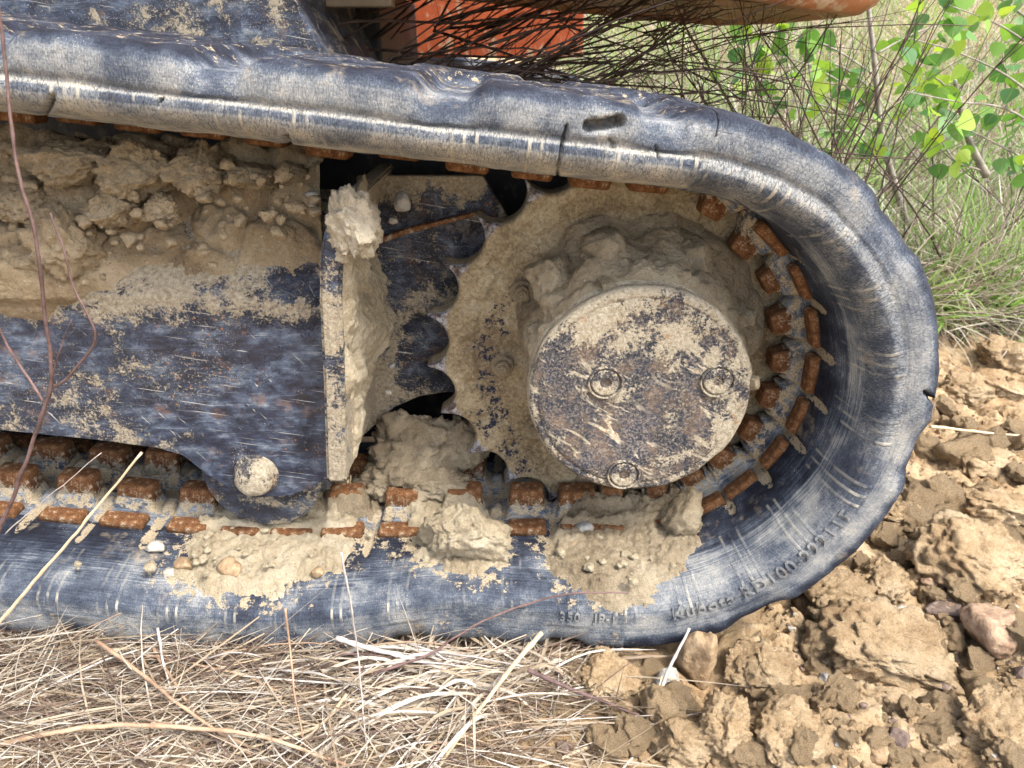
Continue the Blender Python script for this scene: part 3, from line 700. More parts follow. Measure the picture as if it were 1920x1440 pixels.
# ---- drive sprocket
NT_ = 22; dlt = 2 * np.pi / NT_
tip_ph = math.atan2(PY(797, 690, 0.158)[2] - SZ, PY(797, 690, 0.158)[0] - SX)
def tooth_r(a):
    """outline radius at angle a: pointed teeth with round gullets"""
    d = np.mod(a - tip_ph, dlt) - dlt / 2                       # 0 at gullet centre
    rc, gr = 0.2100, 0.0287
    sn = rc * np.sin(d); cs = rc * np.cos(d)
    r = np.where(np.abs(sn) < gr, cs - np.sqrt(np.clip(gr * gr - sn * sn, 0, None)), 0.209)
    return np.minimum(r, 0.2075 + 0.0012 * np.sin(a * 5 + 1))
na = NT_ * 44; aa = np.linspace(0, 2 * np.pi, na, endpoint=False); ro = tooth_r(aa)
fr = np.concatenate([np.linspace(0.30, 0.80, 40), np.linspace(0.81, 1.0, 26)])
rows = []
rin = 0.060
for f in fr: rows.append((f, None))
Rg = ro[:, None] * 0 + (rin + (ro[:, None] - rin) * ((fr - fr[0]) / (1 - fr[0]))[None])
Ag = np.repeat(aa[:, None], len(fr), 1)
px_, pz_ = SX + Rg * np.cos(Ag), SZ + Rg * np.sin(Ag)
Pp = np.stack([px_, np.full_like(px_, 0.158), pz_], -1).reshape(-1, 3)
# thick tooth pads standing proud of the plate
d_t = np.abs(np.mod(Ag - tip_ph + dlt / 2, dlt) - dlt / 2) * Rg
pad = sstep(0.166, 0.172, Rg) * 1.0
pad = np.maximum(pad, sstep(0.150, 0.158, Rg) * sstep(0.022, 0.014, d_t))
yf = 0.163 - 0.006 * pad + 0.0022 * fbm(Pp, 35, 4, 61).reshape(px_.shape) + 0.0010 * fbm(Pp, 140, 4, 66).reshape(px_.shape)
dedge = ro[:, None] - Rg
yf = yf + 0.0035 * sstep(0.004, 0.0, dedge) ** 2 + 0.004 * sstep(0.192, 0.205, Rg)
layers = [np.stack([px_, yf, pz_], -1)]
for dy, sc_ in ((0.168, 1.0), (0.180, 1.0), (0.188, 1.0), (0.190, 0.993), (0.190, 0.5)):
    r_ = ro * sc_; layers.append(np.stack([SX + r_ * np.cos(aa), np.full(na, dy), SZ + r_ * np.sin(aa)], -1)[:, None])
SPK = np.concatenate(layers, 1)
tooth = np.concatenate([sstep(0.179, 0.194, Rg) * 0.9 + 0.16 * sstep(0.165, 0.178, Rg), np.full((na, 5), 0.35)], 1)
Pflat = SPK.reshape(-1, 3)
pu, pv = proj(Pflat)
flake_poly = [(920, 560), (960, 560), (935, 640), (925, 700), (950, 760), (985, 850), (1010, 900), (985, 915), (950, 870), (905, 830), (890, 770), (900, 690), (885, 650), (905, 610)]
flake = 0.06 + 0.42 * sstep(-35, 15, poly_sdf(pu, pv, flake_poly))
sprk = link('drive_sprocket', mesh_from('drive_sprocket', Pflat, grid_faces(na, SPK.shape[1], True, flip=False), M['sprocket'], True, {'tooth': tooth.ravel(), 'flake': flake}), EX)

def hexbolt(r, h):
    bm = bmesh.new()
    bmesh.ops.create_cone(bm, cap_ends=True, segments=6, radius1=r, radius2=r, depth=h, matrix=Matrix.Translation((0, 0, h / 2)))
    bmesh.ops.bevel(bm, geom=list(bm.edges), offset=r * 0.10, segments=2, affect='EDGES', clamp_overlap=True)
    bmesh.ops.create_cone(bm, cap_ends=True, segments=24, radius1=r * 1.45, radius2=r * 1.35, depth=h * 0.28, matrix=Matrix.Translation((0, 0, h * 0.14)))
    bmesh.ops.create_cone(bm, cap_ends=True, segments=16, radius1=r * 0.55, radius2=r * 0.5, depth=h * 0.25, matrix=Matrix.Translation((0, 0, h * 1.1)))
    return bm
bolt_me = bm_mesh('bolt', hexbolt(0.0088, 0.010), M['mud'])
pb = PY(942, 686, 0.155); rb = math.hypot(pb[0] - SX, pb[2] - SZ); ab = math.atan2(pb[2] - SZ, pb[0] - SX)
for kk in range(9):
    t = ab + kk * 2 * np.pi / 9
    o = link('bolt', bolt_me, sprk, (SX + rb * math.cos(t), 0.1560, SZ + rb * math.sin(t))); o.rotation_euler = (R(90), random.random(), 0)

# ---- final drive hub with its cover
HX, HZ, HR, HY = SX + 0.005, SZ + 0.003, 0.1035, 0.048
prof = [(0.190, 0.0), (0.190, 0.098), (0.110, 0.098), (0.104, HR + 0.001), (0.070, HR + 0.001), (0.067, HR - 0.0015), (0.064, HR - 0.0015), (0.0625, HR + 0.0005), (HY + 0.005, HR + 0.0003), (HY + 0.0022, HR - 0.0010), (HY, HR - 0.004),
        (HY, HR - 0.0075), (HY + 0.0008, HR - 0.0085), (HY + 0.0008, HR - 0.0090), (HY - 0.0004, HR - 0.0100)]
prof += [(HY - 0.0006 - 0.0008 * (1 - r * r), HR * r) for r in np.linspace(0.87, 0.02, 46)] + [(HY - 0.0014, 0.0)]
hs = 260; ha = np.linspace(0, 2 * np.pi, hs, endpoint=False); pr = np.array(prof)
HV = np.stack([HX + pr[None, :, 1] * np.cos(ha)[:, None], np.repeat(pr[None, :, 0], hs, 0), HZ + pr[None, :, 1] * np.sin(ha)[:, None]], -1)
HVf = HV.reshape(-1, 3)
facing = np.repeat((pr[None, :, 0] < HY + 0.004), hs, 0).ravel()
HVf[:, 1] += np.where(facing, 0.0007 * fbm(HVf, 45, 4, 71), 0)
wob = 0.0022 * fbm(HVf, 40, 4, 77); rr = np.hypot(HVf[:, 0] - HX, HVf[:, 2] - HZ); onrim = (rr > HR - 0.006) & (HVf[:, 1] < 0.12)
HVf[:, 0] += np.where(onrim, wob * (HVf[:, 0] - HX) / HR, 0); HVf[:, 2] += np.where(onrim, wob * (HVf[:, 2] - HZ) / HR, 0)
up_ = (HVf[:, 2] - HZ) / HR; rt_ = (HVf[:, 0] - HX) / HR
hmud = 0.32 + 0.30 * sstep(0.15, 0.85, up_) + 0.26 * sstep(0.45, 0.95, rt_) + 0.12 * sstep(HR * 0.9, HR * 0.985, rr) - 0.10 * sstep(0.1, -0.5, up_) * sstep(0.95, 0.6, rr / HR)
hmud = np.where(facing, hmud, 0.62 + 0.3 * sstep(-0.3, 0.4, up_))
hub = link('hub_cover', mesh_from('hub_cover', HVf, grid_faces(hs, len(prof), True, flip=False), M['hub'], True, {'mud': hmud}), EX)
plug_prof = [(0.003, 0.0165), (-0.0008, 0.0165), (-0.0020, 0.0158), (-0.0020, 0.0148), (0.0012, 0.0140), (0.0012, 0.0134), (-0.0016, 0.0126), (-0.0022, 0.0116), (-0.0022, 0.0060), (-0.0012, 0.0052), (0.0025, 0.0046), (0.0025, 0.0)]
V, F = cyl((0, 0), 0, 0, 0, 0, 40, rings=plug_prof)
plug_me = mesh_from('filler_plug', V, F, M['hub'], False, {'mud': np.full(len(V), 0.50)})
for u, v in ((1135, 716), (1345, 713), (1169, 888)):
    p = PY(u, v, HY); link('filler_plug', plug_me, hub, (p[0], HY - 0.0012, p[2]))

# ---- track frame: box beam with a sloping shoulder
fo = [(-560, 750), (-200, 790), (0, 808), (180, 826), (300, 842), (345, 856), (378, 882), (415, 908), (450, 925), (490, 934), (545, 930), (585, 915), (617, 896), (614, 700), (608, 572), (300, 562), (0, 545), (-560, 520)]
FY = 0.085
fxz = [(PY(u, v, FY)[0], PY(u, v, FY)[2]) for u, v in fo]
bm = prism(fxz, FY, TW - FY, 0.0022, 2)
bmesh.ops.triangulate(bm, faces=[f for f in bm.faces if len(f.verts) > 4])
fx0, fx1 = fxz[-1][0], fxz[14][0]
def shoulder_z(x): return np.interp(x, [fx0, fxz[16][0], fx1], [fxz[-1][1], fxz[16][1], fxz[14][1]])
frame_mud = lambda V: (0.16 + 0.46 * sstep(0.285, 0.35, V[:, 2]) + 0.12 * sstep(-0.22, -0.42, V[:, 0]) * sstep(0.30, 0.22, V[:, 2]))
# subdivide the big face so that the dirt can be told where to lie
tf = bm_mesh('track_frame', bm, M['navy'])
track_frame = link('track_frame', tf, EX)
xx = np.linspace(fx0 + 0.01, fx1 - 0.0005, 150); zz = np.linspace(0, 1, 50)
XX, TT = np.meshgrid(xx, zz, indexing='ij')
top = shoulder_z(XX); lowp = np.interp(XX, [p[0] for p in fxz[:13]], [p[1] for p in fxz[:13]])
ZZ = lowp + 0.002 + (top - lowp - 0.002) * TT
FP = np.stack([XX, np.full_like(XX, FY - 0.0012), ZZ], -1).reshape(-1, 3); FP[:, 1] += 0.0006 * fbm(FP, 18, 3, 81)
a_mud = frame_mud(FP)
# splashes read off the photograph
fu, fv = proj(FP)
for poly, amt in (([(130, 700), (190, 690), (200, 770), (185, 800), (150, 790), (125, 750)], 0.26), ([(0, 700), (90, 690), (70, 800), (0, 815)], 0.08), ([(230, 680), (460, 690), (455, 715), (230, 712)], 0.2),
                  ([(0, 785), (330, 830), (340, 850), (0, 812)], 0.20), ([(180, 540), (560, 545), (590, 590), (200, 600)], 0.10), ([(0, 520), (300, 520), (280, 565), (0, 560)], 0.25)):
    a_mud = a_mud + amt * sstep(-45, 22, poly_sdf(fu, fv, poly))
a_mud = a_mud - 0.10 * sstep(460, 560, fu) * sstep(600, 640, fv)
link('side_plate', mesh_from('side_plate', FP, grid_faces(150, 50, flip=False), M['navy'], True, {'mud': a_mud}), track_frame)
# shoulder sheet
st = np.linspace(0, 1, 40); XX, TT = np.meshgrid(xx, st, indexing='ij')
def shoulder(X_, T_):
    y = FY - 0.0012 + np.interp(T_, [0, 0.08, 0.75, 1], [0, 0.004, 0.068, 0.10]); z = shoulder_z(X_) + np.interp(T_, [0, 0.08, 0.75, 1], [0, 0.006, 0.078, 0.088]); return y, z
yS, zS = shoulder(XX, TT); SPt = np.stack([XX, yS, zS], -1).reshape(-1, 3)
link('shoulder_plate', mesh_from('shoulder_plate', SPt, grid_faces(150, 40), M['navy'], True, {'mud': 0.70 - 0.18 * sstep(-0.30, -0.18, SPt[:, 0])}), track_frame)
# flange at the end of the beam
fl_u = [(612, 905), (606, 720), (598, 560), (600, 470), (612, 415), (628, 372)]
zl = [PY(u, v, 0.046)[2] for u, v in fl_u]; xl = [PY(u, v, 0.046)[0] for u, v in fl_u]
bm = bmesh.new(); rows = []
for x, z in zip(xl, zl):
    w_ = 0.019
    rows.append([bm.verts.new(c) for c in ((x, 0.046, z), (x + w_, 0.046, z), (x + w_, 0.250, z), (x, 0.250, z))])
for a, b in zip(rows[:-1], rows[1:]):
    for i in range(4): bm.faces.new((a[i], a[(i + 1) % 4], b[(i + 1) % 4], b[i]))
bm.faces.new(rows[0][::-1]); bm.faces.new(rows[-1])
bmesh.ops.recalc_face_normals(bm, faces=bm.faces)
bmesh.ops.bevel(bm, geom=[e for e in bm.edges if e.calc_face_angle(0) > 0.6], offset=0.003, segments=3, affect='EDGES')
bmesh.ops.subdivide_edges(bm, edges=[e for e in bm.edges if e.calc_length() > 0.02], cuts=5, use_grid_fill=True)
link('end_flange', bm_mesh('end_flange', bm, M['navy'], False, {'mud': lambda V: 0.66 + 0.25 * sstep(0.06, 0.10, V[:, 1]) - 0.55 * sstep(0.37, 0.40, V[:, 2]) * sstep(0.06, 0.05, V[:, 1])}), track_frame)
# roller under the beam, and the end of its shaft
pr_ = PY(482, 888, FY); rc = (pr_[0], 0.1335)
V, F = cyl(rc, 0, 0, 0, 0, 56, rings=[(0.094, 0), (0.094, 0.050), (0.097, 0.062), (0.101, 0.0600), (0.128, 0.0600), (0.131, 0.055), (0.134, 0.050), (TW - 0.134, 0.050), (TW - 0.131, 0.0600), (TW - 0.101, 0.0600), (TW - 0.094, 0.05), (TW - 0.094, 0)])
link('track_roller', mesh_from('track_roller', V, F, M['navy'], False, {'mud': np.full(len(V), 0.42)}), EX)
V, F = cyl((pr_[0], pr_[2]), 0, 0, 0, 0, 40, rings=[(FY + 0.004, 0.0235), (FY - 0.002, 0.0235), (FY - 0.0045, 0.0215), (FY - 0.005, 0.0195), (FY - 0.014, 0.0185), (FY - 0.019, 0.015), (FY - 0.021, 0.009), (FY - 0.0215, 0.0)])
V = V + np.stack([0.0012 * fbm(V, 90, 3, 5), 0.0018 * fbm(V, 80, 3, 9), 0.0012 * fbm(V, 90, 3, 7)], 1)
link('shaft_end', mesh_from('shaft_end', V, F, M['hub'], True, {'mud': 0.62 - 0.25 * sstep(0.0, 0.012, -(V[:, 0] - pr_[0]) + 0.6 * (V[:, 2] - pr_[2]))}), track_frame)  # mud thins to the upper left, painting in the shaded side

# ---- guard plate behind the sprocket, open below
gp = [(668, 330), (905, 330), (960, 420), (960, 745), (905, 740), (835, 736), (785, 744), (740, 764), (700, 800), (668, 830)]
gxz = [(PY(u, v, 0.212)[0], PY(u, v, 0.212)[2]) for u, v in gp]
bm = prism(gxz, 0.212, 0.224, 0.0015, 1)
bmesh.ops.triangulate(bm, faces=[f for f in bm.faces if len(f.verts) > 4])
bmesh.ops.subdivide_edges(bm, edges=[e for e in bm.edges if e.calc_length() > 0.02], cuts=6, use_grid_fill=True)
link('guard_plate', bm_mesh('guard_plate', bm, M['navy'], False, {'mud': lambda V: 0.42 + 0.45 * sstep(0.39, 0.43, V[:, 2]) + 0.40 * sstep(-0.11, -0.16, V[:, 0]) * sstep(0.34, 0.26, V[:, 2])}), EX)
r0 = [(690, 455), (760, 430), (905, 395), (905, 402), (762, 440), (690, 466)]
link('guard_rib', bm_mesh('guard_rib', prism([(PY(u, v, 0.2)[0], PY(u, v, 0.2)[2]) for u, v in r0], 0.2, 0.214, 0.001, 1), M['rust'], False, {'mud': lambda V: 0.42 + 0 * V[:, 0]}), EX)
# ribs of the motor housing inside
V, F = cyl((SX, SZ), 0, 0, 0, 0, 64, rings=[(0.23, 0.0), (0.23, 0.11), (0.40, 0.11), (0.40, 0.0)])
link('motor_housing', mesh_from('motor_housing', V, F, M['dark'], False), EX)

# ---- the rest of the undercarriage and the slewing deck above
cpx = [(-420, -60), (548, -60), (556, 4), (588, 62), (622, 122), (640, 300), (-420, 300)]
link('cross_member', bm_mesh('cross_member', prism([(PY(u, v, 0.40)[0], PY(u, v, 0.40)[2]) for u, v in cpx], 0.40, 1.45, 0.004, 2), M['darkplate'], False, {'mud': lambda V: 0.36 + 0.2 * sstep(0.52, 0.48, V[:, 2])}), EX)
def boxm(name, x0, x1, y0, y1, z0, z1, mat, bev=0.006):
    return link(name, bm_mesh(name, prism([(x0, z0), (x1, z0), (x1, z1), (x0, z1)], y0, y1, bev, 2), mat, False), EX)
boxm('dark_void_box', -0.70, -0.215, 0.75, 1.25, 0.30, 0.640, M['dark'])  # near-black box filling in the dark void under the deck
boxm('dark_backing_plate', -1.10, 0.24, 0.362, 0.382, 0.030, 0.475, M['dark'])  # added dark backing, keeps the opening and gaps behind the frame black
boxm('far_track_frame', -1.5, -0.10, 1.55, 1.75, 0.14, 0.42, M['dark'])
# blade bracket of orange steel behind
po = PY(745, 0, 1.30); pe = PY(1092, 120, 1.30)
boxm('orange_bracket', po[0], pe[0], 1.30, 1.36, PY(900, 108, 1.30)[2], 0.80, M['orange'], 0.004)
boxm('bracket_edge', po[0] - 0.035, po[0] - 0.001, 1.28, 1.37, PY(745, 62, 1.30)[2], 0.80, M['cream'], 0.003)
boxm('deck_lip', PY(556, 6, 0.55)[0], PY(735, 6, 0.55)[0], 0.55, 0.58, PY(640, 13, 0.55)[2], 0.66, M['cream'], 0.003)
# slewing deck: rounded slab with a rolled lower edge
th = np.linspace(0, 2 * np.pi, 220, endpoint=False)
def sup(t, a, b, n_=3.2): return np.sign(np.cos(t)) * a * np.abs(np.cos(t)) ** (2 / n_), np.sign(np.sin(t)) * b * np.abs(np.sin(t)) ** (2 / n_)
DZ = 0.5935
dprof = [(0.0, 0.010), (0.80, 0.010), (0.93, 0.008), (0.945, 0.0), (0.970, 0.002), (0.990, 0.014), (1.0, 0.036), (1.0, 0.16), (0.99, 0.17), (0.0, 0.17)]
DV = []
for t in th:
    for sc_, z in dprof:
        cx, cy = sup(t, 0.98, 0.39); DV.append((-0.43 + cx * sc_, 0.765 + cy * sc_, DZ + z + 0.001))
DV = np.array(DV); DV[:, 2] += 0.10 * np.clip(0.34 - DV[:, 0], -0.3, 2) + 0.10 * np.clip(DV[:, 0] - 0.40, 0, 1)
link('slewing_deck', mesh_from('slewing_deck', DV, grid_faces(220, len(dprof), True, flip=True), M['deck'], True), EX)
# the other track, far side
far = bpy.data.objects.new('rubber_track', belt_me); C.objects.link(far); far.parent = EX; far.location = track.location + Vector((-0.05, 1.42, 0.0))

# ================================================================== mud and clods on the machine
def belt_patch(name, poly, thick, seed, mat, label, rough=1.0):
    """mud lying on the inner face of the belt inside an outline"""
    sd_ = poly_sdf(GU, GV, poly) + 34 * fbm(GRID.reshape(-1, 3), 55, 5, seed, 0.65).reshape(GU.shape)
    ok = (sd_ > -6) & inner & (Y < 0.20) & (ss < S_a - 0.1)[:, None] & (ss > 0.3)[:, None]
    h = thick * sstep(-6, 26, sd_)
    f1, f2 = worley(GRID[ok], 95, seed); g1, g2 = worley(GRID[ok], 230, seed + 3)
    nrm = np.stack([-nor[:, 0], np.zeros(nI), -nor[:, 1]], -1)[:, None, :].repeat(nJ, 1)
    base = GRID.copy()
    # mud bridges over the low places
    low = np.where(inner & (yy > 0.10), 0.008, 0.0)
    hh = np.zeros(GU.shape); hh[ok] = h[ok] + low[ok] * sstep(-6, 20, sd_[ok]) + h[ok] / max(thick, 1e-6) * rough * (0.006 * (0.5 - f1) + 0.003 * (0.5 - g1) + 0.007 * fbm(GRID[ok], 40, 5, seed, 0.65))
    V = base + nrm * (hh - 0.0008)[..., None]
    idx = -np.ones(GU.shape, int); idx[ok] = np.arange(ok.sum())
    a, b, c, d = idx[:-1, :-1], idx[1:, :-1], idx[1:, 1:], idx[:-1, 1:]
    m_ = (a >= 0) & (b >= 0) & (c >= 0) & (d >= 0)
    F = np.stack([a[m_], d[m_], c[m_], b[m_]], -1)
    return tag(link(name, mesh_from(name, V[ok], F, mat)), label, 'mud', kind='stuff')
belt_patch('mud_layer', [(300, 1075), (345, 1040), (365, 985), (420, 955), (560, 935), (655, 960), (672, 1000), (660, 1035), (640, 1075), (560, 1085), (500, 1120), (385, 1115)], 0.007, 5, M['mud_pale'], 'pale gritty mud lying on the lower belt below the roller')
belt_patch('mud_layer', [(775, 925), (860, 905), (900, 960), (945, 985), (940, 1055), (915, 1082), (840, 1070), (785, 1050), (765, 1010)], 0.008, 6, M['mud_pale'], 'mud packed around the large pale block on the lower belt')
belt_patch('mud_layer', [(1020, 1010), (1060, 985), (1090, 930), (1290, 925), (1315, 985), (1290, 1060), (1245, 1095), (1215, 1145), (1130, 1140), (1080, 1110), (1040, 1080)], 0.010, 7, M['mud'], 'wide fan of tan mud on the lower belt under the hub')
belt_patch('mud_layer', [(430, 950), (480, 935), (600, 930), (640, 900), (720, 930), (700, 975), (560, 985), (440, 985)], 0.010, 9, M['mud'], 'grey mud squeezed out around the track roller')

# ---- mud heaped on the shoulder of the track frame
hx = np.arange(fx0 + 0.15, fx1 - 0.004, 0.0022); ht = np.linspace(-0.32, 1.0, 110)
HX_, HT_ = np.meshgrid(hx, ht, indexing='ij')
yH, zH = shoulder(HX_, np.clip(HT_, 0, 1)); zH = zH + np.clip(HT_, None, 0) * 0.10
B = np.stack([HX_, yH, zH], -1); Bf = B.reshape(-1, 3)
nn_ = np.where((HT_ < 0)[..., None], np.array([0, -1.0, 0.0]), np.array([0, -0.75, 0.66]))
f1, f2 = worley(Bf * [1, 1, 1.2], 17, 91); g1, g2 = worley(Bf, 48, 95); h1, h2 = worley(Bf, 130, 97)
hb = fbm(Bf, 9, 4, 92)
lowlim = np.interp(HX_, [-0.75, -0.50, -0.40, -0.33, -0.25, -0.17], [-0.25, -0.20, -0.14, -0.02, 0.06, 0.10]).ravel()
cover = sstep(-0.12, 0.60, HT_.ravel() - lowlim + 0.34 * hb + 0.10 * fbm(Bf, 60, 3, 98))
thk = cover * (0.016 + 0.016 * sstep(-0.2, -0.5, Bf[:, 0]) + 0.034 * (0.62 - f1) * sstep(0.05, 0.4, HT_.ravel() - lowlim) + 0.014 * hb + 0.013 * (0.5 - g1) + 0.005 * (0.5 - h1) + 0.006 * fbm(Bf, 80, 4, 93, 0.65)) - 0.0035
thk -= 0.005 * sstep(0.10, 0.02, f2 - f1) * cover
V = Bf + nn_.reshape(-1, 3) * thk[:, None]; V[:, 2] += 0.030 * sstep(0.55, 1.0, HT_.ravel()) * cover
okf = thk > -0.0034
F = grid_faces(len(hx), len(ht)); F = F[okf[F].all(1)]
tag(link('mud_heap', mesh_from('mud_heap', V, F, M['clod_mud'])), 'crumbling tan mud heaped along the top of the track frame', 'mud', kind='stuff')

# ---- mud on the right of the flange and down the guard plate
my = np.linspace(0.05, 0.205, 90); mz = np.linspace(0.10, 0.46, 190)
MY, MZ = np.meshgrid(my, mz, indexing='ij')
xf = np.interp(MZ, zl, xl) + 0.019
Bf = np.stack([xf, MY, MZ], -1).reshape(-1, 3)
zlow = np.interp(MY, [0.046, 0.09, 0.14, 0.205], [0.128, 0.150, 0.20, 0.235]); zhigh = np.interp(MY, [0.046, 0.09, 0.205], [0.43, 0.44, 0.40])
cov = sstep(-0.004, 0.03, MZ - zlow) * sstep(-0.01, 0.03, zhigh - MZ) * sstep(0.048, 0.062, MY)
f1, f2 = worley(Bf, 26, 111); g1, g2 = worley(Bf, 80, 113)
th_ = cov.ravel() * (0.006 + 0.016 * sstep(0.12, 0.20, MY.ravel()) * sstep(0.36, 0.26, MZ.ravel()) + 0.012 * (0.55 - f1) + 0.007 * (0.5 - g1) + 0.008 * fbm(Bf, 18, 4, 115) + 0.004 * fbm(Bf, 90, 4, 117, 0.7)) - 0.002
V = Bf + np.array([1.0, -0.15, 0.0]) * th_[:, None]
F = grid_faces(len(my), len(mz)); F = F[(th_ > -0.0019)[F].all(1)]
tag(link('mud_coat', mesh_from('mud_coat', V, F, M['mud_pale'])), 'thick tan mud plastered on the right side of the end flange', 'mud', kind='stuff')

# ---- collar of mud on top of the hub
ca = np.linspace(R(-28), R(215), 330); ct = np.linspace(0, 1, 70)
CA, CT = np.meshgrid(ca, ct, indexing='ij')
wgt = sstep(R(-28), R(10), CA) * (0.12 + 0.88 * sstep(R(186), R(150), CA)) * sstep(R(215), R(195), CA)
yC = 0.066 + (0.160 - 0.066) * CT
f0 = np.stack([np.cos(CA) * 0.12, yC, np.sin(CA) * 0.12], -1).reshape(-1, 3)
f1, f2 = worley(f0, 22, 121); g1, g2 = worley(f0, 62, 123); h1, _h = worley(f0, 160, 125)
rad = 0.0995 + 0.0035 * sstep(0.02, 0.15, CT.ravel()) + wgt.ravel() * sstep(0.0, 0.12, CT.ravel()) * ((0.004 + 0.036 * CT.ravel() ** 1.6 * (0.75 + 0.4 * np.sin(CA.ravel() * 1.3 + 0.4))) + 0.020 * (0.60 - f1) * sstep(0.1, 0.4, CT.ravel()) + 0.008 * (0.5 - g1) + 0.003 * (0.5 - h1) + 0.010 * fbm(f0, 25, 4, 127)) - (1 - wgt.ravel()) * 0.004
V = np.stack([HX + rad * np.cos(CA.ravel()), yC.ravel() + 0.004 * fbm(f0, 30, 3, 131), HZ + rad * np.sin(CA.ravel())], -1)
tag(link('mud_collar', mesh_from('mud_collar', V, grid_faces(len(ca), len(ct), flip=False), M['mud'])), 'cracked grey mud caked around the top of the hub', 'mud', kind='stuff')

# ---- single lumps on the machine
def lump(name, u, v, Yp, wpx, hpx, depth, seed, mat, label, cat='clod', group=None, sub=4, rough=1.0, rot=0.0, ang=0.5):
    p = PY(u, v, Yp); d = math.hypot(*(p - CAM)[1:]) if False else (p[1] - CAM[1]) * cP - (p[2] - CAM[2]) * sP
    k_ = d / FPX
    me = clod_mesh(name, (wpx * k_ / 2, depth / 2, hpx * k_ / 2 * 1.05), seed, mat, sub, rough, ang)
    o = link(name, me, None, p); o.rotation_euler = (0, rot, 0)
    return tag(o, label, cat, group)
CM = 'clods lying on the track frame'
for a in ((135, 300, 0.110, 190, 100, 0.07, 201, 'big rounded mud clod under the upper belt, far left'), (262, 322, 0.108, 130, 100, 0.06, 202, 'flat-topped mud clod wedged under the belt left of the cracked one'),
          (372, 318, 0.112, 118, 92, 0.06, 203, 'cracked angular mud clod under the belt, third from the left'), (476, 331, 0.118, 98, 52, 0.05, 204, 'small rounded mud clod under the belt, right of the angular one'),
          (550, 320, 0.125, 44, 34, 0.03, 205, 'little brown clod under the belt above the flange'), (38, 385, 0.085, 110, 90, 0.05, 206, 'crumbly mud clod at left edge below the big rounded one'),
          (125, 455, 0.078, 120, 150, 0.05, 207, 'long slab of mud hanging on the frame shoulder'), (210, 395, 0.088, 95, 70, 0.04, 208, 'broken mud clod in middle of the heap'),
          (300, 395, 0.092, 80, 60, 0.03, 209, 'low mud lump on the heap below the cracked clod'), (60, 500, 0.075, 130, 80, 0.03, 210, 'flat mud lump just above the scratched side plate'),
          (228, 345, 0.094, 70, 60, 0.04, 211, 'mud lump between the two largest clods on the frame')):
    lump('mud_clod', a[0], a[1], a[2] + 0.012, a[3] * 0.92, a[4] * 0.9, *a[5:7], M['clod_mud'], a[7], group=CM, rough=1.35, sub=5)
for k in range(110):
    u = random.uniform(0, 600); v = np.interp(u, [0, 600], [262, 330]) + random.random() ** 1.4 * np.interp(u, [0, 330, 600], [270, 230, 90]); sz = 9 + 26 * random.random() ** 2
    yv = np.interp(v, [250, 400, 540], [0.125, 0.088, 0.072])
    lump('mud_crumb', u, v, yv, sz, sz * 0.8, sz * 0.0005, 300 + k, M['clod_mud'], 'small crumb of mud on the heap along the track frame', group='crumbs on the mud heap', sub=3, rough=1.5, ang=1.0)
lump('chalky_clod', 657, 420, 0.052, 88, 112, 0.045, 231, M['white_clod'], 'chalky white clod stuck on top of the end flange', rough=1.35, rot=-0.2, sub=5)
lump('chalky_clod', 640, 470, 0.052, 30, 46, 0.02, 240, M['white_clod'], 'small chalky chip hanging below the white clod on the flange', rough=1.2)
for a in ((795, 850, 0.195, 190, 150, 0.09, 271, 'mound of crumbly mud filling the gap under the sprocket teeth'), (735, 900, 0.165, 110, 70, 0.05, 272, 'low mud lump left of the mound under the sprocket'), (868, 835, 0.200, 90, 90, 0.04, 273, 'mud lump pressed against the lower sprocket teeth'),
          (812, 912, 0.150, 120, 60, 0.04, 274, 'mud lump between the horns in front of the mound')):
    lump('mud_mound', *a[:7], M['mud'], a[7], group='mud under the sprocket', rough=1.5, sub=5)
lump('mud_block', 882, 1004, 0.066, 150, 126, 0.06, 233, M['mud_pale'], 'large squarish pale mud block on lower belt left of the hub', rough=1.15, ang=0.9, sub=5)
for a in ((1130, 463, 0.132, 98, 70, 0.05, 241, 'flat round mud clod on top of the hub, left one'), (1300, 476, 0.128, 88, 72, 0.05, 242, 'rounded mud clod on top of the hub, right one'),
          (1036, 520, 0.120, 86, 80, 0.05, 243, 'crumbly mud clod on the upper left of the hub'), (1393, 590, 0.125, 46, 44, 0.035, 244, 'small squarish clod stuck beside the hub on its right'),
          (1275, 520, 0.085, 44, 40, 0.03, 245, 'little mud knob on the hub rim above the cover'), (1138, 538, 0.074, 40, 30, 0.03, 246, 'mud nub on the cover rim, top left'),
          (1412, 718, 0.052, 22, 30, 0.012, 247, 'tiny mud drip on the right edge of the hub cover'), (1285, 965, 0.085, 80, 90, 0.04, 248, 'brown mud clod wedged between hub cover and belt')):
    lump('mud_clod', *a[:7], M['mud'], a[7], group='clods stuck on the hub')
for k in range(70):
    u, v = random.choice([(480, 1030), (480, 1030), (860, 1010), (1160, 1040), (1160, 1040), (720, 960), (350, 1060)]); u += random.gauss(0, 75); v += random.gauss(0, 32)
    yb = float(np.interp(v, [940, 1120], [0.105, 0.022])); zb_ = float(np.interp(PY(u, v, yb)[0], bx_, bz_)); p = PZ(u, v, zb_ + 0.006)
    if v < 945 or v > 1125 or p[1] > 0.12: continue
    sz = 6 + 16 * random.random() ** 2
    lump('mud_crumb', u, v, p[1], sz, sz * 0.8, sz * 0.0005, 600 + k, M['mud_pale'], 'small crumb of pale mud on the lower belt', group='crumbs on the lower belt', sub=3, rough=1.5, ang=1.0)
PS = 'pebbles on the machine'
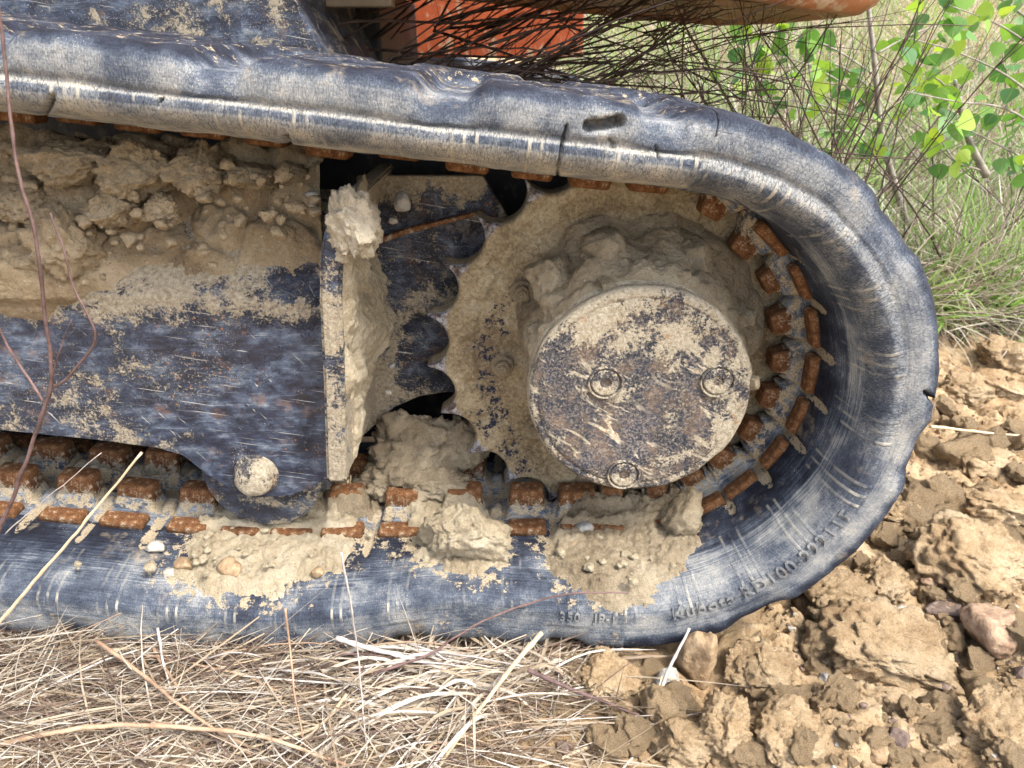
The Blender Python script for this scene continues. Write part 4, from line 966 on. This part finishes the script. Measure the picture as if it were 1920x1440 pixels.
for a in ((585, 365, 0.125, 26, 16, 0.012, 251, 'stone_grey', 'grey flat pebble on the mud left of the chalky clod'), (588, 383, 0.118, 18, 22, 0.012, 252, 'stone_white', 'pale pebble just under the grey flat pebble'),
          (738, 414, 0.190, 18, 12, 0.01, 253, 'stone_white', 'small white pebble on the ledge right of the chalky clod'), (755, 382, 0.185, 28, 40, 0.012, 254, 'stone_grey', 'pointed grey stone chip behind the chalky clod'),
          (290, 1026, 0.062, 34, 20, 0.014, 255, 'stone_white', 'white pebble lying alone on the dark lower belt'), (430, 1066, 0.040, 46, 34, 0.018, 256, 'stone_brown', 'rounded brown pebble on the pale mud of the lower belt'),
          (345, 1058, 0.042, 34, 22, 0.014, 257, 'stone_brown', 'small tan pebble at the left edge of the belt mud'), (318, 1075, 0.035, 28, 16, 0.012, 258, 'stone_white', 'pale pebble below the tan one at the belt mud edge'),
          (10, 1046, 0.055, 26, 20, 0.014, 259, 'stone_white', 'white pebble on the lower belt at the left edge'), (595, 1072, 0.038, 24, 20, 0.012, 260, 'stone_brown', 'yellowish pebble at the right end of the belt mud'),
          (1095, 990, 0.095, 34, 24, 0.016, 261, 'stone_grey', 'grey stone in the mud under the hub'), (1082, 1026, 0.070, 44, 28, 0.018, 262, 'stone_brown', 'tan wedge-shaped stone on the mud under the hub'),
          (1216, 1078, 0.050, 16, 16, 0.010, 263, 'stone_brown', 'small brown crumb on the right of the mud fan'), (1085, 1070, 0.052, 18, 14, 0.010, 264, 'stone_brown', 'small dark crumb on the left of the mud fan'),
          (728, 735, 0.195, 12, 12, 0.008, 265, 'stone_white', 'little white pebble stuck in mud beside the flange'), (735, 686, 0.195, 14, 12, 0.008, 266, 'stone_grey', 'little grey pebble in the mud above the dark opening')):
    lump('pebble', *a[:7], M[a[7]], a[8], cat='stone', group=PS, sub=3, rough=0.5)

# ================================================================== clods and stones on the soil
def ground_clod(name, u, v, wpx, hpx, seed, mat, label, cat='clod', group=None, sub=4, rough=1.0, ang=0.5, rot=0.0, sink=0.32, tall=1.0):
    """v = foot of the lump in the photograph"""
    p = on_ground(u, v - hpx * 0.12); d = (p[1] - CAM[1]) * cP - (p[2] - CAM[2]) * sP; k_ = d / FPX
    if cat == 'clod': wpx, hpx = wpx * (0.82 if wpx < 180 else 0.68), hpx * 0.78
    hw = wpx * k_ / 2; hh = hpx * k_ / 2 * 0.92 * tall
    me = clod_mesh(name, (hw, min(hw, hh * 1.4) * 0.95, hh), seed, mat, sub, rough, ang)
    o = link(name, me, None, (p[0], p[1] + hw * 0.5, p[2] + hh * (1 - 2 * sink) )); o.rotation_euler = (0, rot, random.uniform(-0.4, 0.4))
    return tag(o, label, cat, group)
GC = 'large clods beside the track'
for a in ((1575, 1172, 160, 120, 401, 'rounded clod against the lower right of the belt'), (1660, 1130, 130, 100, 402, 'knobbly clod right of the one touching the belt'), (1845, 1115, 260, 190, 403, 'largest pale clod at right, with a ragged top'),
          (1820, 770, 130, 90, 404, 'smooth wedge of soil beside the belt at right'), (1895, 700, 110, 90, 405, 'ragged ochre clod near the right edge below the grass'), (1900, 755, 90, 60, 406, 'dark brown clod at right edge'),
          (1680, 1300, 330, 190, 407, 'long pebbly mound of soil in the lower right'), (1660, 1290, 110, 70, 408, 'smooth clod with grey face below the mound'), (1480, 1440, 170, 150, 409, 'tall yellowish clod at the bottom right of centre'),
          (1890, 1430, 190, 170, 410, 'pale lumpy clod in the bottom right corner'), (1140, 1330, 180, 110, 411, 'brown clod under the belt beside the straw'), (1280, 1440, 150, 120, 412, 'dark crumbly clod at the bottom middle'),
          (1370, 1430, 120, 170, 413, 'upright cracked clod at the bottom, left of the yellowish one'), (1440, 1310, 210, 110, 414, 'low pebbly clod in front of the belt'), (1850, 900, 190, 90, 415, 'broad clod by the straw at right'),
          (1880, 1000, 160, 110, 416, 'crusty clod behind the largest pale clod'), (1770, 960, 110, 70, 417, 'small dark crusty clod right of the belt'), (1700, 1010, 120, 80, 418, 'clod tucked under the right bend of the belt'),
          (1185, 1260, 90, 50, 419, 'small flat clod under the belt'), (1760, 1410, 120, 90, 420, 'clod with embedded gravel at lower right'), (1560, 1235, 110, 80, 421, 'hollow-sided clod beside the dark hole under the belt')):
    ground_clod('soil_clod', *a[:5], M['clod_soil'], a[5], group=GC, rough=1.3, ang=0.8, sub=5)
ground_clod('pointed_clod', 1308, 1305, 78, 150, 430, M['stone_brown'], 'brown pointed clod standing upright against the belt', rough=0.6, ang=0.9, sink=0.15, tall=1.2, rot=0.1)
GS = 'stones on the soil'
for a in ((1255, 1310, 66, 50, 441, 'stone_white', 'white stone beside the pointed clod'), (1690, 1275, 80, 56, 442, 'stone_grey', 'grey stone half buried below the mound'), (1700, 1180, 62, 40, 443, 'stone_white', 'pale stone block on top of the mound'),
          (1795, 1180, 110, 46, 444, 'stone_purple', 'long dark grey-purple stone left of the red rock'), (1890, 1225, 110, 92, 445, 'stone_red', 'reddish rounded rock at the right edge'), (1690, 1415, 46, 62, 446, 'stone_purple', 'dark elongated stone near the bottom right'),
          (1770, 1300, 40, 32, 447, 'stone_purple', 'small dark angular stone right of the grey one'), (1478, 1250, 30, 28, 448, 'stone_red', 'purple-red pebble in front of the belt'), (1650, 1430, 60, 50, 449, 'stone_brown', 'yellow-brown slab at the bottom right'),
          (1550, 1280, 30, 18, 450, 'stone_grey', 'grey pebble in the lower right'), (1740, 1100, 26, 18, 451, 'stone_red', 'small red pebble under the largest clod'), (1880, 1435, 44, 22, 452, 'stone_brown', 'yellow pebble on the bottom edge at right')):
    ground_clod('stone', *a[:5], M[a[5]], a[6], cat='stone', group=GS, rough=0.5, ang=0.9, sub=4)
shared = [clod_mesh('soil_crumb', (1, 0.9, 0.75), 500 + k, M['clod_soil'], 4, 1.3, 0.8) for k in range(10)]
for k in range(398):
    u = random.uniform(1040, 1915); v = random.uniform(700, 1438)
    if u < 1180 and v < 1240: continue
    p = on_ground(u, v)
    if p[1] < -0.16 or (p[1] > -0.005 and p[0] < 0.30) or p[1] > 1.0: continue
    r_ = (0.004 + 0.016 * random.random() ** 1.8) * (1 + 0.6 * (p[1] > 0.2))
    o = link('soil_crumb', random.choice(shared), None, (p[0], p[1], p[2] + r_ * 0.35)); o.scale = (r_, r_, r_); o.rotation_euler = (random.uniform(-1, 1), random.uniform(-1, 1), random.uniform(0, 6))
    tag(o, 'small loose crumb of yellow-brown soil on the ground', 'clod', 'loose soil crumbs')
# gravel: far too many to count
def gravel(name, n, seed, mat, label):
    r2 = np.random.default_rng(seed); V0, F0 = ico(1); VV = []; FF = []; c = 0
    for _ in range(n):
        u = r2.uniform(980, 2150); v = r2.uniform(660, 1560); p = on_ground(u, v)
        if p[1] > 1.0 or (p[1] > 0 and p[0] < 0.28): continue
        sz = 0.0008 + 0.0036 * r2.random() ** 1.6 * (1 + (r2.random() < 0.06)); sc_ = r2.uniform(0.6, 1.2, 3) * sz
        VV.append((V0 + r2.normal(0, 0.16, V0.shape)) * sc_ + p + [0, 0, sz * 0.2]); FF.append(F0 + c); c += len(V0)
    return tag(link(name, mesh_from(name, np.vstack(VV), np.vstack(FF), mat, False)), label, 'gravel', kind='stuff')
gravel('gravel', 8000, 1, M['clod_soil'], 'fine crumbs scattered over the bare soil')
gravel('gravel', 700, 2, M['stone_purple'], 'tiny dark pebbles scattered over the bare soil')
gravel('gravel', 420, 3, M['stone_white'], 'tiny pale pebbles scattered over the bare soil')

# ================================================================== dry grass, stems and twigs in front
def ribbons(base, dirs, length, width, droop, twist, seed, nseg=4, wav=0.0):
    """many flat blades at once; returns verts, faces, tone per vert"""
    r2 = np.random.default_rng(seed); n = len(base)
    t = np.linspace(0, 1, nseg + 1)
    d = dirs / np.linalg.norm(dirs, axis=1)[:, None]
    sd_ = np.cross(d, r2.normal(size=(n, 3)) * 0.5 + [0, 0, 1.0]); sd_ /= np.linalg.norm(sd_, axis=1)[:, None] + 1e-9
    bend = r2.normal(size=(n, 3)) * wav
    pts = base[:, None] + d[:, None] * (length[:, None] * t)[..., None] + bend[:, None] * (length[:, None] * (t * t - t * 0.3))[..., None]
    pts[..., 2] -= (droop[:, None] * length[:, None] * t * t)
    wd = width[:, None] * np.interp(t, [0, 0.2, 0.75, 1], [0.7, 1, 0.75, 0.12])[None]
    V = np.stack([pts - sd_[:, None] * wd[..., None] / 2, pts + sd_[:, None] * wd[..., None] / 2], 2).reshape(n, -1, 3)
    k = np.arange(nseg); f = np.stack([2 * k, 2 * k + 1, 2 * k + 3, 2 * k + 2], -1)
    F = (f[None] + (np.arange(n) * 2 * (nseg + 1))[:, None, None]).reshape(-1, 4)
    tone = np.repeat(r2.random(n)[:, None], 2 * (nseg + 1), 1)
    return V.reshape(-1, 3), F, tone.ravel()
# thatch: flattened dry grass lying on the soil in front of the belt
n = 7800
r2 = np.random.default_rng(11)
bxs = r2.uniform(-0.66, 0.10, n); bys = r2.uniform(-0.20, 0.03, n)
keep = (r2.random(n) < np.interp(bxs, [-0.2, -0.02, 0.10], [1, 0.75, 0.05])) & ~((bys < -0.115) & (r2.random(n) < 0.45))
bxs, bys = bxs[keep], bys[keep]; n = len(bxs)
bzs = np.array([gheight(x, y) for x, y in zip(bxs, bys)]) + r2.random(n) ** 1.5 * np.interp(bys, [-0.2, -0.10, 0.0, 0.03], [0.010, 0.022, 0.020, 0.006])
ang = r2.normal(0.25, 0.75, n) + np.where(r2.random(n) < 0.5, np.pi, 0)
dirs = np.stack([np.cos(ang), np.sin(ang) * 0.8, r2.normal(0.03, 0.10, n)], 1)
V, F, tone = ribbons(np.stack([bxs, bys, bzs], 1), dirs, r2.uniform(0.04, 0.16, n), 0.0006 + 0.0016 * r2.random(n) ** 2, r2.uniform(0.0, 0.12, n), None, 12, 4, 0.10)
tag(link('dry_thatch', mesh_from('dry_thatch', V, F, M['drygrass'], True, {'tone': tone})), 'matted dry grass lying along the foot of the belt', 'dry grass', kind='stuff')
# fine upright dead stalks in front of the belt
n = 170; bxs = r2.uniform(-0.62, 0.08, n); bys = r2.uniform(-0.16, -0.01, n); bzs = np.array([gheight(x, y) for x, y in zip(bxs, bys)])
V, F, tone = ribbons(np.stack([bxs, bys, bzs], 1), np.stack([r2.normal(0, 0.35, n), r2.normal(-0.1, 0.25, n), np.ones(n)], 1), r2.uniform(0.03, 0.13, n), r2.uniform(0.0006, 0.0013, n), r2.uniform(0, 0.35, n), None, 14, 6, 0.3)
tag(link('dry_stalks', mesh_from('dry_stalks', V, F, M['drygrass'], True, {'tone': 0.4 + 0.6 * tone})), 'thin upright dead grass stalks before the belt', 'dry grass', kind='stuff')

# tuft of broad bleached blades
tp = on_ground(880, 1330); tuft = empty('grass_tuft', tp); tag(tuft, 'tuft of broad bleached grass blades arching over the soil in front', 'dry grass')
bl_r = np.random.default_rng(23)
for k in range(150):
    a0 = bl_r.normal(1.12, 0.20) * np.pi if k % 4 else bl_r.uniform(-0.25, 0.5) * np.pi
    rad = bl_r.uniform(0.05, 0.17); wdt = 0.0009 + 0.0030 * bl_r.random() ** 1.5
    b0 = np.array([tp[0] + bl_r.normal(0, 0.035), tp[1] + bl_r.normal(0.02, 0.022), tp[2] + bl_r.uniform(0.0, 0.02)])
    dv = np.array([math.cos(a0) * 1.0, math.sin(a0) * 0.75, 0]); hgt = bl_r.uniform(0.002, 0.024)
    end = b0 + dv * rad; end[2] = gheight(end[0], end[1]) + bl_r.uniform(0.002, 0.012)
    mid_ = (b0 + end) / 2 + [bl_r.normal(0, 0.006), bl_r.normal(0, 0.004), hgt]
    pts = spline([b0, mid_, end], 9); tg = np.gradient(pts, axis=0); sd_ = np.cross(tg, [bl_r.normal(0, 0.3), -0.5, 1.0]); sd_ /= np.linalg.norm(sd_, axis=1)[:, None] + 1e-9
    wv = wdt * np.interp(np.linspace(0, 1, 9), [0, 0.2, 0.8, 1], [0.6, 1, 0.9, 0.1]); fold = np.array([0, 0, 1.0]) * wv[:, None] * 0.22
    V = np.stack([pts - sd_ * wv[:, None] / 2 + fold, pts, pts + sd_ * wv[:, None] / 2 + fold], 1).reshape(-1, 3)
    o = link('grass_blade', mesh_from('grass_blade', V, grid_faces(9, 3), M['drygrass'], True, {'tone': np.full(len(V), bl_r.uniform(0.45, 0.98))}), tuft)

def stem(name, pts, wpx, mat, label, cat='stick', group='loose dry sticks', twigs=(), knots=True, seed=0):
    """pts: (u, v, Y); extra twigs branch off and are parts of the stem"""
    def tb(pp, w_, nm, parent):
        P = spline([PY(*p) for p in pp], 8 * len(pp)); P = P + 0.0010 * np.stack([fbm(P, 60, 2, seed), fbm(P, 60, 2, seed + 1), fbm(P, 60, 2, seed + 2)], 1)
        d = (P[0][1] - CAM[1]) * cP - (P[0][2] - CAM[2]) * sP; r_ = w_ * 0.8 * d / FPX / 2
        rad = r_ * np.linspace(1, 0.55, len(P))
        if knots: rad = rad * (1 + 0.25 * (np.arange(len(P)) % 9 == 4))
        V, F = tube(P, rad, 6); me = mesh_from(nm, V, F, mat, True)
        return link(nm, me, parent), P
    if not twigs:
        o, P = tb(pts, wpx, name, None); return tag(o, label, cat, group)
    root = empty(name, PY(*pts[0])); tb(pts, wpx, 'stalk', root)
    for tw in twigs: tb(tw[1], tw[0], 'twig', root)
    return tag(root, label, cat, group)
stem('dry_weed', [(-10, 1010, -0.06), (25, 930, -0.062), (60, 830, -0.065), (95, 722, -0.07), (86, 600, -0.075), (66, 440, -0.08), (36, 330, -0.08), (16, 180, -0.075), (-4, -20, -0.07)], 9, M['stem_purple'],
     'tall leafless purple-brown weed rising across the left edge', 'weed', None, [(7, [(92, 730, -0.068), (135, 700, -0.07), (179, 630, -0.07), (140, 545, -0.072), (120, 470, -0.072), (96, 398, -0.07)]), (7, [(82, 752, -0.066), (40, 690, -0.06), (10, 640, -0.06), (-10, 590, -0.06)]), (4, [(94, 718, -0.07), (112, 660, -0.08), (136, 598, -0.085)])], seed=3)
stem('straw_stalk', [(-10, 1178, -0.05), (60, 1095, -0.045), (150, 990, -0.035), (266, 848, -0.02)], 10, M['straw'], 'straight golden straw leaning against the lower belt at left', group=None, seed=5)
stem('dry_stick', [(10, 1000, -0.01), (80, 940, -0.012), (190, 850, -0.015)], 3.5, M['stem_grey'], 'thin grey stem crossing the rusty horns at left', seed=6)
ST = [([(-10, 1398, -0.125), (120, 1370, -0.122), (240, 1360, -0.118), (380, 1366, -0.118), (490, 1382, -0.122), (570, 1406, -0.128), (650, 1436, -0.132)], 13, 'stem_orange', 'long curved orange-brown stem along the bottom left'),
      ([(180, 1202, -0.03), (250, 1252, -0.055), (330, 1315, -0.09), (400, 1366, -0.11), (470, 1402, -0.12)], 10, 'stem_orange', 'slanting tan stem with a cut tip at upper left of the grass'),
      ([(286, 1212, -0.02), (320, 1270, -0.055), (365, 1335, -0.09), (420, 1385, -0.115), (520, 1440, -0.13)], 9, 'stem_orange', 'tan stem bending down to the right beside the slanting one'),
      ([(296, 1178, -0.015), (306, 1240, -0.04), (322, 1300, -0.07)], 7, 'stem_grey', 'short upright stem with a broken top'), ([(250, 1394, -0.115), (290, 1418, -0.122), (345, 1448, -0.13)], 20, 'stem_purple', 'thick broken brown stick at the bottom edge'),
      ([(60, 1310, -0.075), (180, 1335, -0.085), (300, 1330, -0.08), (420, 1300, -0.07)], 7, 'stem_purple', 'purple-brown stem lying flat in the dry grass'), ([(0, 1240, -0.03), (120, 1250, -0.035), (300, 1232, -0.03), (540, 1265, -0.04)], 8, 'stem_purple', 'long dark stem lying just below the belt'),
      ([(240, 1278, -0.05), (330, 1305, -0.06), (440, 1300, -0.06), (560, 1285, -0.055)], 7, 'stem_orange', 'thin tan stem across the middle of the grass'), ([(1015, 1186, -0.03), (960, 1250, -0.06), (900, 1330, -0.09), (820, 1440, -0.13)], 13, 'straw', 'pale straight stick leaning left over the bleached tuft'),
      ([(990, 1256, -0.05), (1070, 1292, -0.065), (1140, 1318, -0.075), (1198, 1342, -0.085)], 11, 'stem_purple', 'purplish stick pointing down right beside the tuft'), ([(630, 1197, -0.02), (720, 1222, -0.03), (790, 1240, -0.035), (845, 1258, -0.04)], 13, 'stem_grey', 'thick pale stem lying above the bleached tuft'),
      ([(700, 1262, -0.05), (800, 1230, -0.035), (860, 1190, -0.02), (950, 1146, -0.004), (1070, 1113, -0.002), (1178, 1112, -0.004)], 7, 'stem_purple', 'thin brown twig resting on the lower belt edge'), ([(1222, 1375, -0.095), (1234, 1310, -0.075), (1262, 1240, -0.05), (1292, 1178, -0.03)], 11, 'stem_grey', 'pale dead stem leaning right before the pointed clod'),
      ([(1222, 1375, -0.095), (1130, 1390, -0.105), (1040, 1428, -0.125), (980, 1450, -0.13)], 11, 'straw', 'dead stem running down left from the stem base'), ([(1222, 1378, -0.095), (1228, 1320, -0.08), (1240, 1270, -0.065)], 6, 'straw', 'short straw stump at the stem base'),
      ([(640, 1035, -0.07), (655, 1120, -0.07), (672, 1240, -0.075), (690, 1440, -0.13)], 6, 'stem_grey', 'thin upright stem before the belt mud'), ([(535, 1140, -0.05), (544, 1220, -0.06), (556, 1320, -0.09), (580, 1440, -0.13)], 6, 'stem_orange', 'upright tan stem left of the thin grey one'),
      ([(650, 1300, -0.08), (600, 1360, -0.10), (480, 1400, -0.12), (380, 1440, -0.13)], 9, 'straw', 'golden stem curving down left in the grass'), ([(1745, 800, 0.33), (1800, 806, 0.36), (1900, 816, 0.42), (1960, 818, 0.45)], 8, 'straw', 'yellow straw on the soil right of the belt'),
      ([(1160, 1106, 0.03), (1230, 1100, 0.028), (1282, 1094, 0.027)], 5, 'stem_purple', 'short dark twig on the mud under the hub'), ([(1124, 1082, 0.02), (1126, 1100, 0.018), (1130, 1116, 0.016)], 4, 'stem_purple', 'tiny upright twig on the mud under the hub')]
for k, (pp, wp, mt, lb) in enumerate(ST): stem('dry_stick', pp, wp, M[mt], lb, seed=40 + 3 * k)
for k in range(60):
    u0 = random.uniform(-20, 1000); v0 = random.uniform(1215, 1430); ln = random.uniform(90, 330); a0 = random.gauss(0.15, 0.4)
    yb = np.interp(v0, [1210, 1440], [-0.012, -0.13]); u1, v1 = u0 + ln * math.cos(a0), v0 + ln * math.sin(a0) * 0.6; yb1 = np.interp(v1, [1210, 1440], [-0.012, -0.13])
    if u1 > 1060: continue
    stem('dry_stick', [(u0, v0 - 8, yb), ((u0 + u1) / 2, (v0 + v1) / 2 - random.uniform(5, 22), (yb + yb1) / 2), (u1, v1 - 6, yb1)], random.uniform(3, 7), M[random.choice(['straw', 'stem_orange', 'stem_purple', 'stem_grey'])], 'thin dry stem lying among the matted grass in front', group='stems in the matted grass', seed=200 + k)

# ================================================================== behind: grass, bare shrubs, poplar saplings
def back_points(n, seed, y0, y1, u0=1000, u1=1990):
    r2 = np.random.default_rng(seed); yv = y0 + (y1 - y0) * r2.random(n) ** 1.7; uu = r2.uniform(u0, u1, n)
    xx_ = (uu - 960) / FPX * (yv + 0.544) * 1.05 + r2.normal(0, 0.05, n); zz_ = ground_z(xx_, yv); return np.stack([xx_, yv, zz_], 1), r2
def meadow(name, n, seed, y0, y1, mat, label, cat, lmin, lmax, wmin, wmax, lean, tlo=0.0, thi=1.0):
    P, r2 = back_points(n, seed, y0, y1); n = len(P)
    V, F, tone = ribbons(P, np.stack([r2.normal(0, lean, n), r2.normal(0, lean, n), np.full(n, 0.8)], 1), r2.uniform(lmin, lmax, n), r2.uniform(wmin, wmax, n), r2.uniform(0.1, 0.75, n), None, seed + 1, 5, 0.25)
    return tag(link(name, mesh_from(name, V, F, mat, True, {'tone': tlo + (thi - tlo) * tone})), label, cat, kind='stuff')
meadow('dry_meadow', 26000, 31, 0.95, 7.0, M['baregrass'], 'pale dry grass filling the background behind the machine', 'dry grass', 0.12, 0.45, 0.0015, 0.004, 0.55)
meadow('dry_thatch', 14000, 37, 0.93, 6.0, M['baregrass'], 'flattened grey thatch between the green grass behind', 'dry grass', 0.10, 0.40, 0.0015, 0.004, 2.2)
meadow('green_grass', 14000, 33, 1.0, 7.0, M['greengrass'], 'fresh green grass growing through the dry grass behind', 'grass', 0.10, 0.34, 0.003, 0.008, 0.45)
meadow('green_grass', 7000, 35, 0.93, 2.2, M['greengrass'], 'tall bright grass blades at the edge of the bare soil', 'grass', 0.10, 0.26, 0.004, 0.009, 0.5, 0.3, 1.0)

# bare shrub lying in under the machine
def shrub(name, label, n, seed, base_fn, aim_fn, ln, rad):
    r2 = np.random.default_rng(seed); b0 = base_fn(r2); root = empty(name, b0); tag(root, label, 'shrub', 'bare shrubs behind the track')
    for _ in range(n):
        b = base_fn(r2); d = aim_fn(r2, b); d = d / np.linalg.norm(d); L_ = r2.uniform(*ln)
        sdv = r2.normal(size=3) * 0.10
        P = np.array([b + d * L_ * t + sdv * L_ * (t * t) + np.array([0, 0, -0.10 * L_ * t * t]) for t in np.linspace(0, 1, 12)])
        P = P + 0.006 * np.stack([fbm(P, 14, 2, int(r2.integers(999))) for _k in range(3)], 1)
        r_ = r2.uniform(*rad); V, F = tube(P, r_ * np.linspace(1, 0.35, 12) * (1 + 0.3 * (np.arange(12) % 3 == 1)), 5)
        F = [list(f) for f in F]
        for q_ in range(int(r2.integers(1, 5))):                      # side shoots
            k_ = int(r2.integers(3, 10)); d2 = d + r2.normal(size=3) * 0.55; d2 /= np.linalg.norm(d2); L2 = L_ * r2.uniform(0.12, 0.45)
            P2_ = np.array([P[k_] + d2 * L2 * t + np.array([0, 0, 0.05 * L2 * t * t]) for t in np.linspace(0, 1, 6)])
            V2, F2 = tube(P2_, r_ * 0.5 * np.linspace(1, 0.4, 6), 4); off = len(V); V = np.vstack([V, V2]); F += [[i + off for i in f] for f in F2]
        link('branch', mesh_from('branch', V, F, M['twig'], True), root)
    return root
shrub('bare_shrub', 'dense dark leafless shrub pushed in under the machine before the orange bracket', 130, 51, lambda r: np.array([r.uniform(-0.30, 0.08), r.uniform(0.55, 0.80), r.uniform(0.36, 0.58)]),
      lambda r, b: np.array([1.0, r.normal(0, 0.25), r.normal(0.34, 0.36)]), (0.25, 0.75), (0.0010, 0.0023))
shrub('bare_shrub', 'thin leafless shrub with crossing dark twigs above the rear bend of the belt', 62, 52, lambda r: np.array([r.uniform(0.30, 0.62), r.uniform(0.50, 0.95), r.uniform(0.16, 0.34)]),
      lambda r, b: np.array([r.normal(-0.25, 0.55), r.normal(0, 0.25), 1.0]), (0.25, 0.60), (0.0010, 0.0020))
shrub('bare_shrub', 'sparse bare shrub in the dry grass at far right', 26, 53, lambda r: np.array([r.uniform(0.75, 1.35), r.uniform(0.95, 1.3), r.uniform(0.05, 0.12)]),
      lambda r, b: np.array([r.normal(0.0, 0.7), r.normal(0, 0.3), 1.0]), (0.30, 0.70), (0.0012, 0.0026))

# poplar saplings with broad leaves
def leaf_mesh(seed):
    r2 = np.random.default_rng(seed)
    prof = [(0.0, 0.0), (0.06, 0.30), (0.16, 0.46), (0.30, 0.53), (0.45, 0.50), (0.60, 0.40), (0.75, 0.27), (0.88, 0.14), (1.0, 0.0)]
    V = []; cup = r2.uniform(0.05, 0.28); curl = r2.uniform(-0.25, 0.25)
    for t, w_ in prof: V += [(-w_, t, cup * w_ + curl * t * t), (0, t, curl * t * t), (w_, t, cup * w_ + curl * t * t)]
    V = np.array(V) * 0.036
    F = grid_faces(len(prof), 3)
    Vp, Fp = tube([(0, 0, 0), (0, -0.010, 0.001), (0, -0.022, 0.004)], 0.0006, 4)
    return mesh_from('leaf', np.vstack([V, Vp]), [list(f) for f in F.tolist()] + [[i + len(V) for i in f] for f in Fp], M['leaf'], True)
leaves = [leaf_mesh(k) for k in range(6)]
def sapling(name, label, trunk_px, branches, seed, gap=0.027):
    r2 = np.random.default_rng(seed); T = spline([PY(*p) for p in trunk_px], 20); root = empty(name, T[0]); tag(root, label, 'tree', 'poplar saplings behind')
    V, F = tube(T, np.linspace(0.009, 0.004, 20), 8); link('trunk', mesh_from('trunk', V, F, M['bark'], True), root)
    for pp in branches:
        B_ = spline([PY(*p) for p in pp], 26); V, F = tube(B_, np.linspace(0.0026, 0.0010, 26), 5); link('branch', mesh_from('branch', V, F, M['bark'], True), root)
        ln = np.concatenate([[0], np.cumsum(np.linalg.norm(np.diff(B_, axis=0), axis=1))]); q_ = 0.05
        while q_ < ln[-1]:
            p = np.array([np.interp(q_, ln, B_[:, c]) for c in range(3)]); q_ += gap * r2.uniform(0.6, 1.5)
            for _ in range(int(r2.integers(1, 4))):
                me = leaves[int(r2.integers(6))]; o = link('leaf', me, root, p + r2.normal(0, 0.020, 3))
                o.rotation_euler = (r2.normal(R(-70), 0.8), r2.normal(0, 0.6), r2.uniform(-1.2, 1.2) + (np.pi if r2.random() < 0.3 else 0)); s_ = r2.uniform(0.58, 1.15); o.scale = (s_, s_, s_)
    return root
sapling('poplar_sapling', 'leafy poplar sapling hanging into the top right corner', [(2080, 560, 0.95), (2020, 300, 0.95), (1960, 60, 0.95), (1930, -120, 0.95)],
        [[(2000, 240, 0.95), (1900, 150, 0.92), (1800, 100, 0.9), (1700, 70, 0.88)], [(1980, 120, 0.95), (1880, 50, 0.95), (1780, 10, 0.92)], [(2020, 300, 0.95), (1900, 210, 0.9), (1790, 190, 0.86), (1690, 170, 0.84)], [(1960, 60, 0.95), (1860, -10, 1.0), (1760, -30, 1.0)],
         [(2020, 330, 0.95), (1930, 300, 0.92), (1830, 250, 0.9), (1770, 225, 0.9)]], 61)
sapling('poplar_sapling', 'poplar sapling with scattered leaves behind the bare twigs', [(1700, 420, 1.25), (1655, 260, 1.22), (1640, 120, 1.2), (1620, -60, 1.2)],
        [[(1650, 220, 1.22), (1570, 150, 1.2), (1480, 110, 1.15), (1400, 100, 1.12)], [(1640, 140, 1.2), (1560, 90, 1.18), (1470, 60, 1.15), (1380, 60, 1.15)], [(1655, 260, 1.22), (1580, 210, 1.2), (1500, 190, 1.18), (1420, 190, 1.16)], [(1660, 280, 1.22), (1720, 190, 1.2), (1780, 140, 1.2)], [(1650, 180, 1.22), (1560, 120, 1.25), (1450, 150, 1.3), (1330, 140, 1.3)], [(1645, 100, 1.2), (1720, 60, 1.25), (1800, 40, 1.3)], [(1660, 300, 1.22), (1600, 250, 1.15), (1540, 245, 1.1)]], 62)
sapling('poplar_sapling', 'small yellowing poplar shoot low in the grass at right', [(1850, 330, 1.05), (1820, 270, 1.05), (1800, 200, 1.05), (1790, 150, 1.05)], [[(1815, 260, 1.05), (1780, 220, 1.03), (1740, 215, 1.02)], [(1820, 280, 1.05), (1870, 230, 1.03), (1900, 170, 1.02)], [(1800, 200, 1.05), (1760, 150, 1.0), (1700, 130, 0.98)], [(1840, 320, 1.05), (1790, 300, 1.0), (1750, 240, 0.98)]], 63)
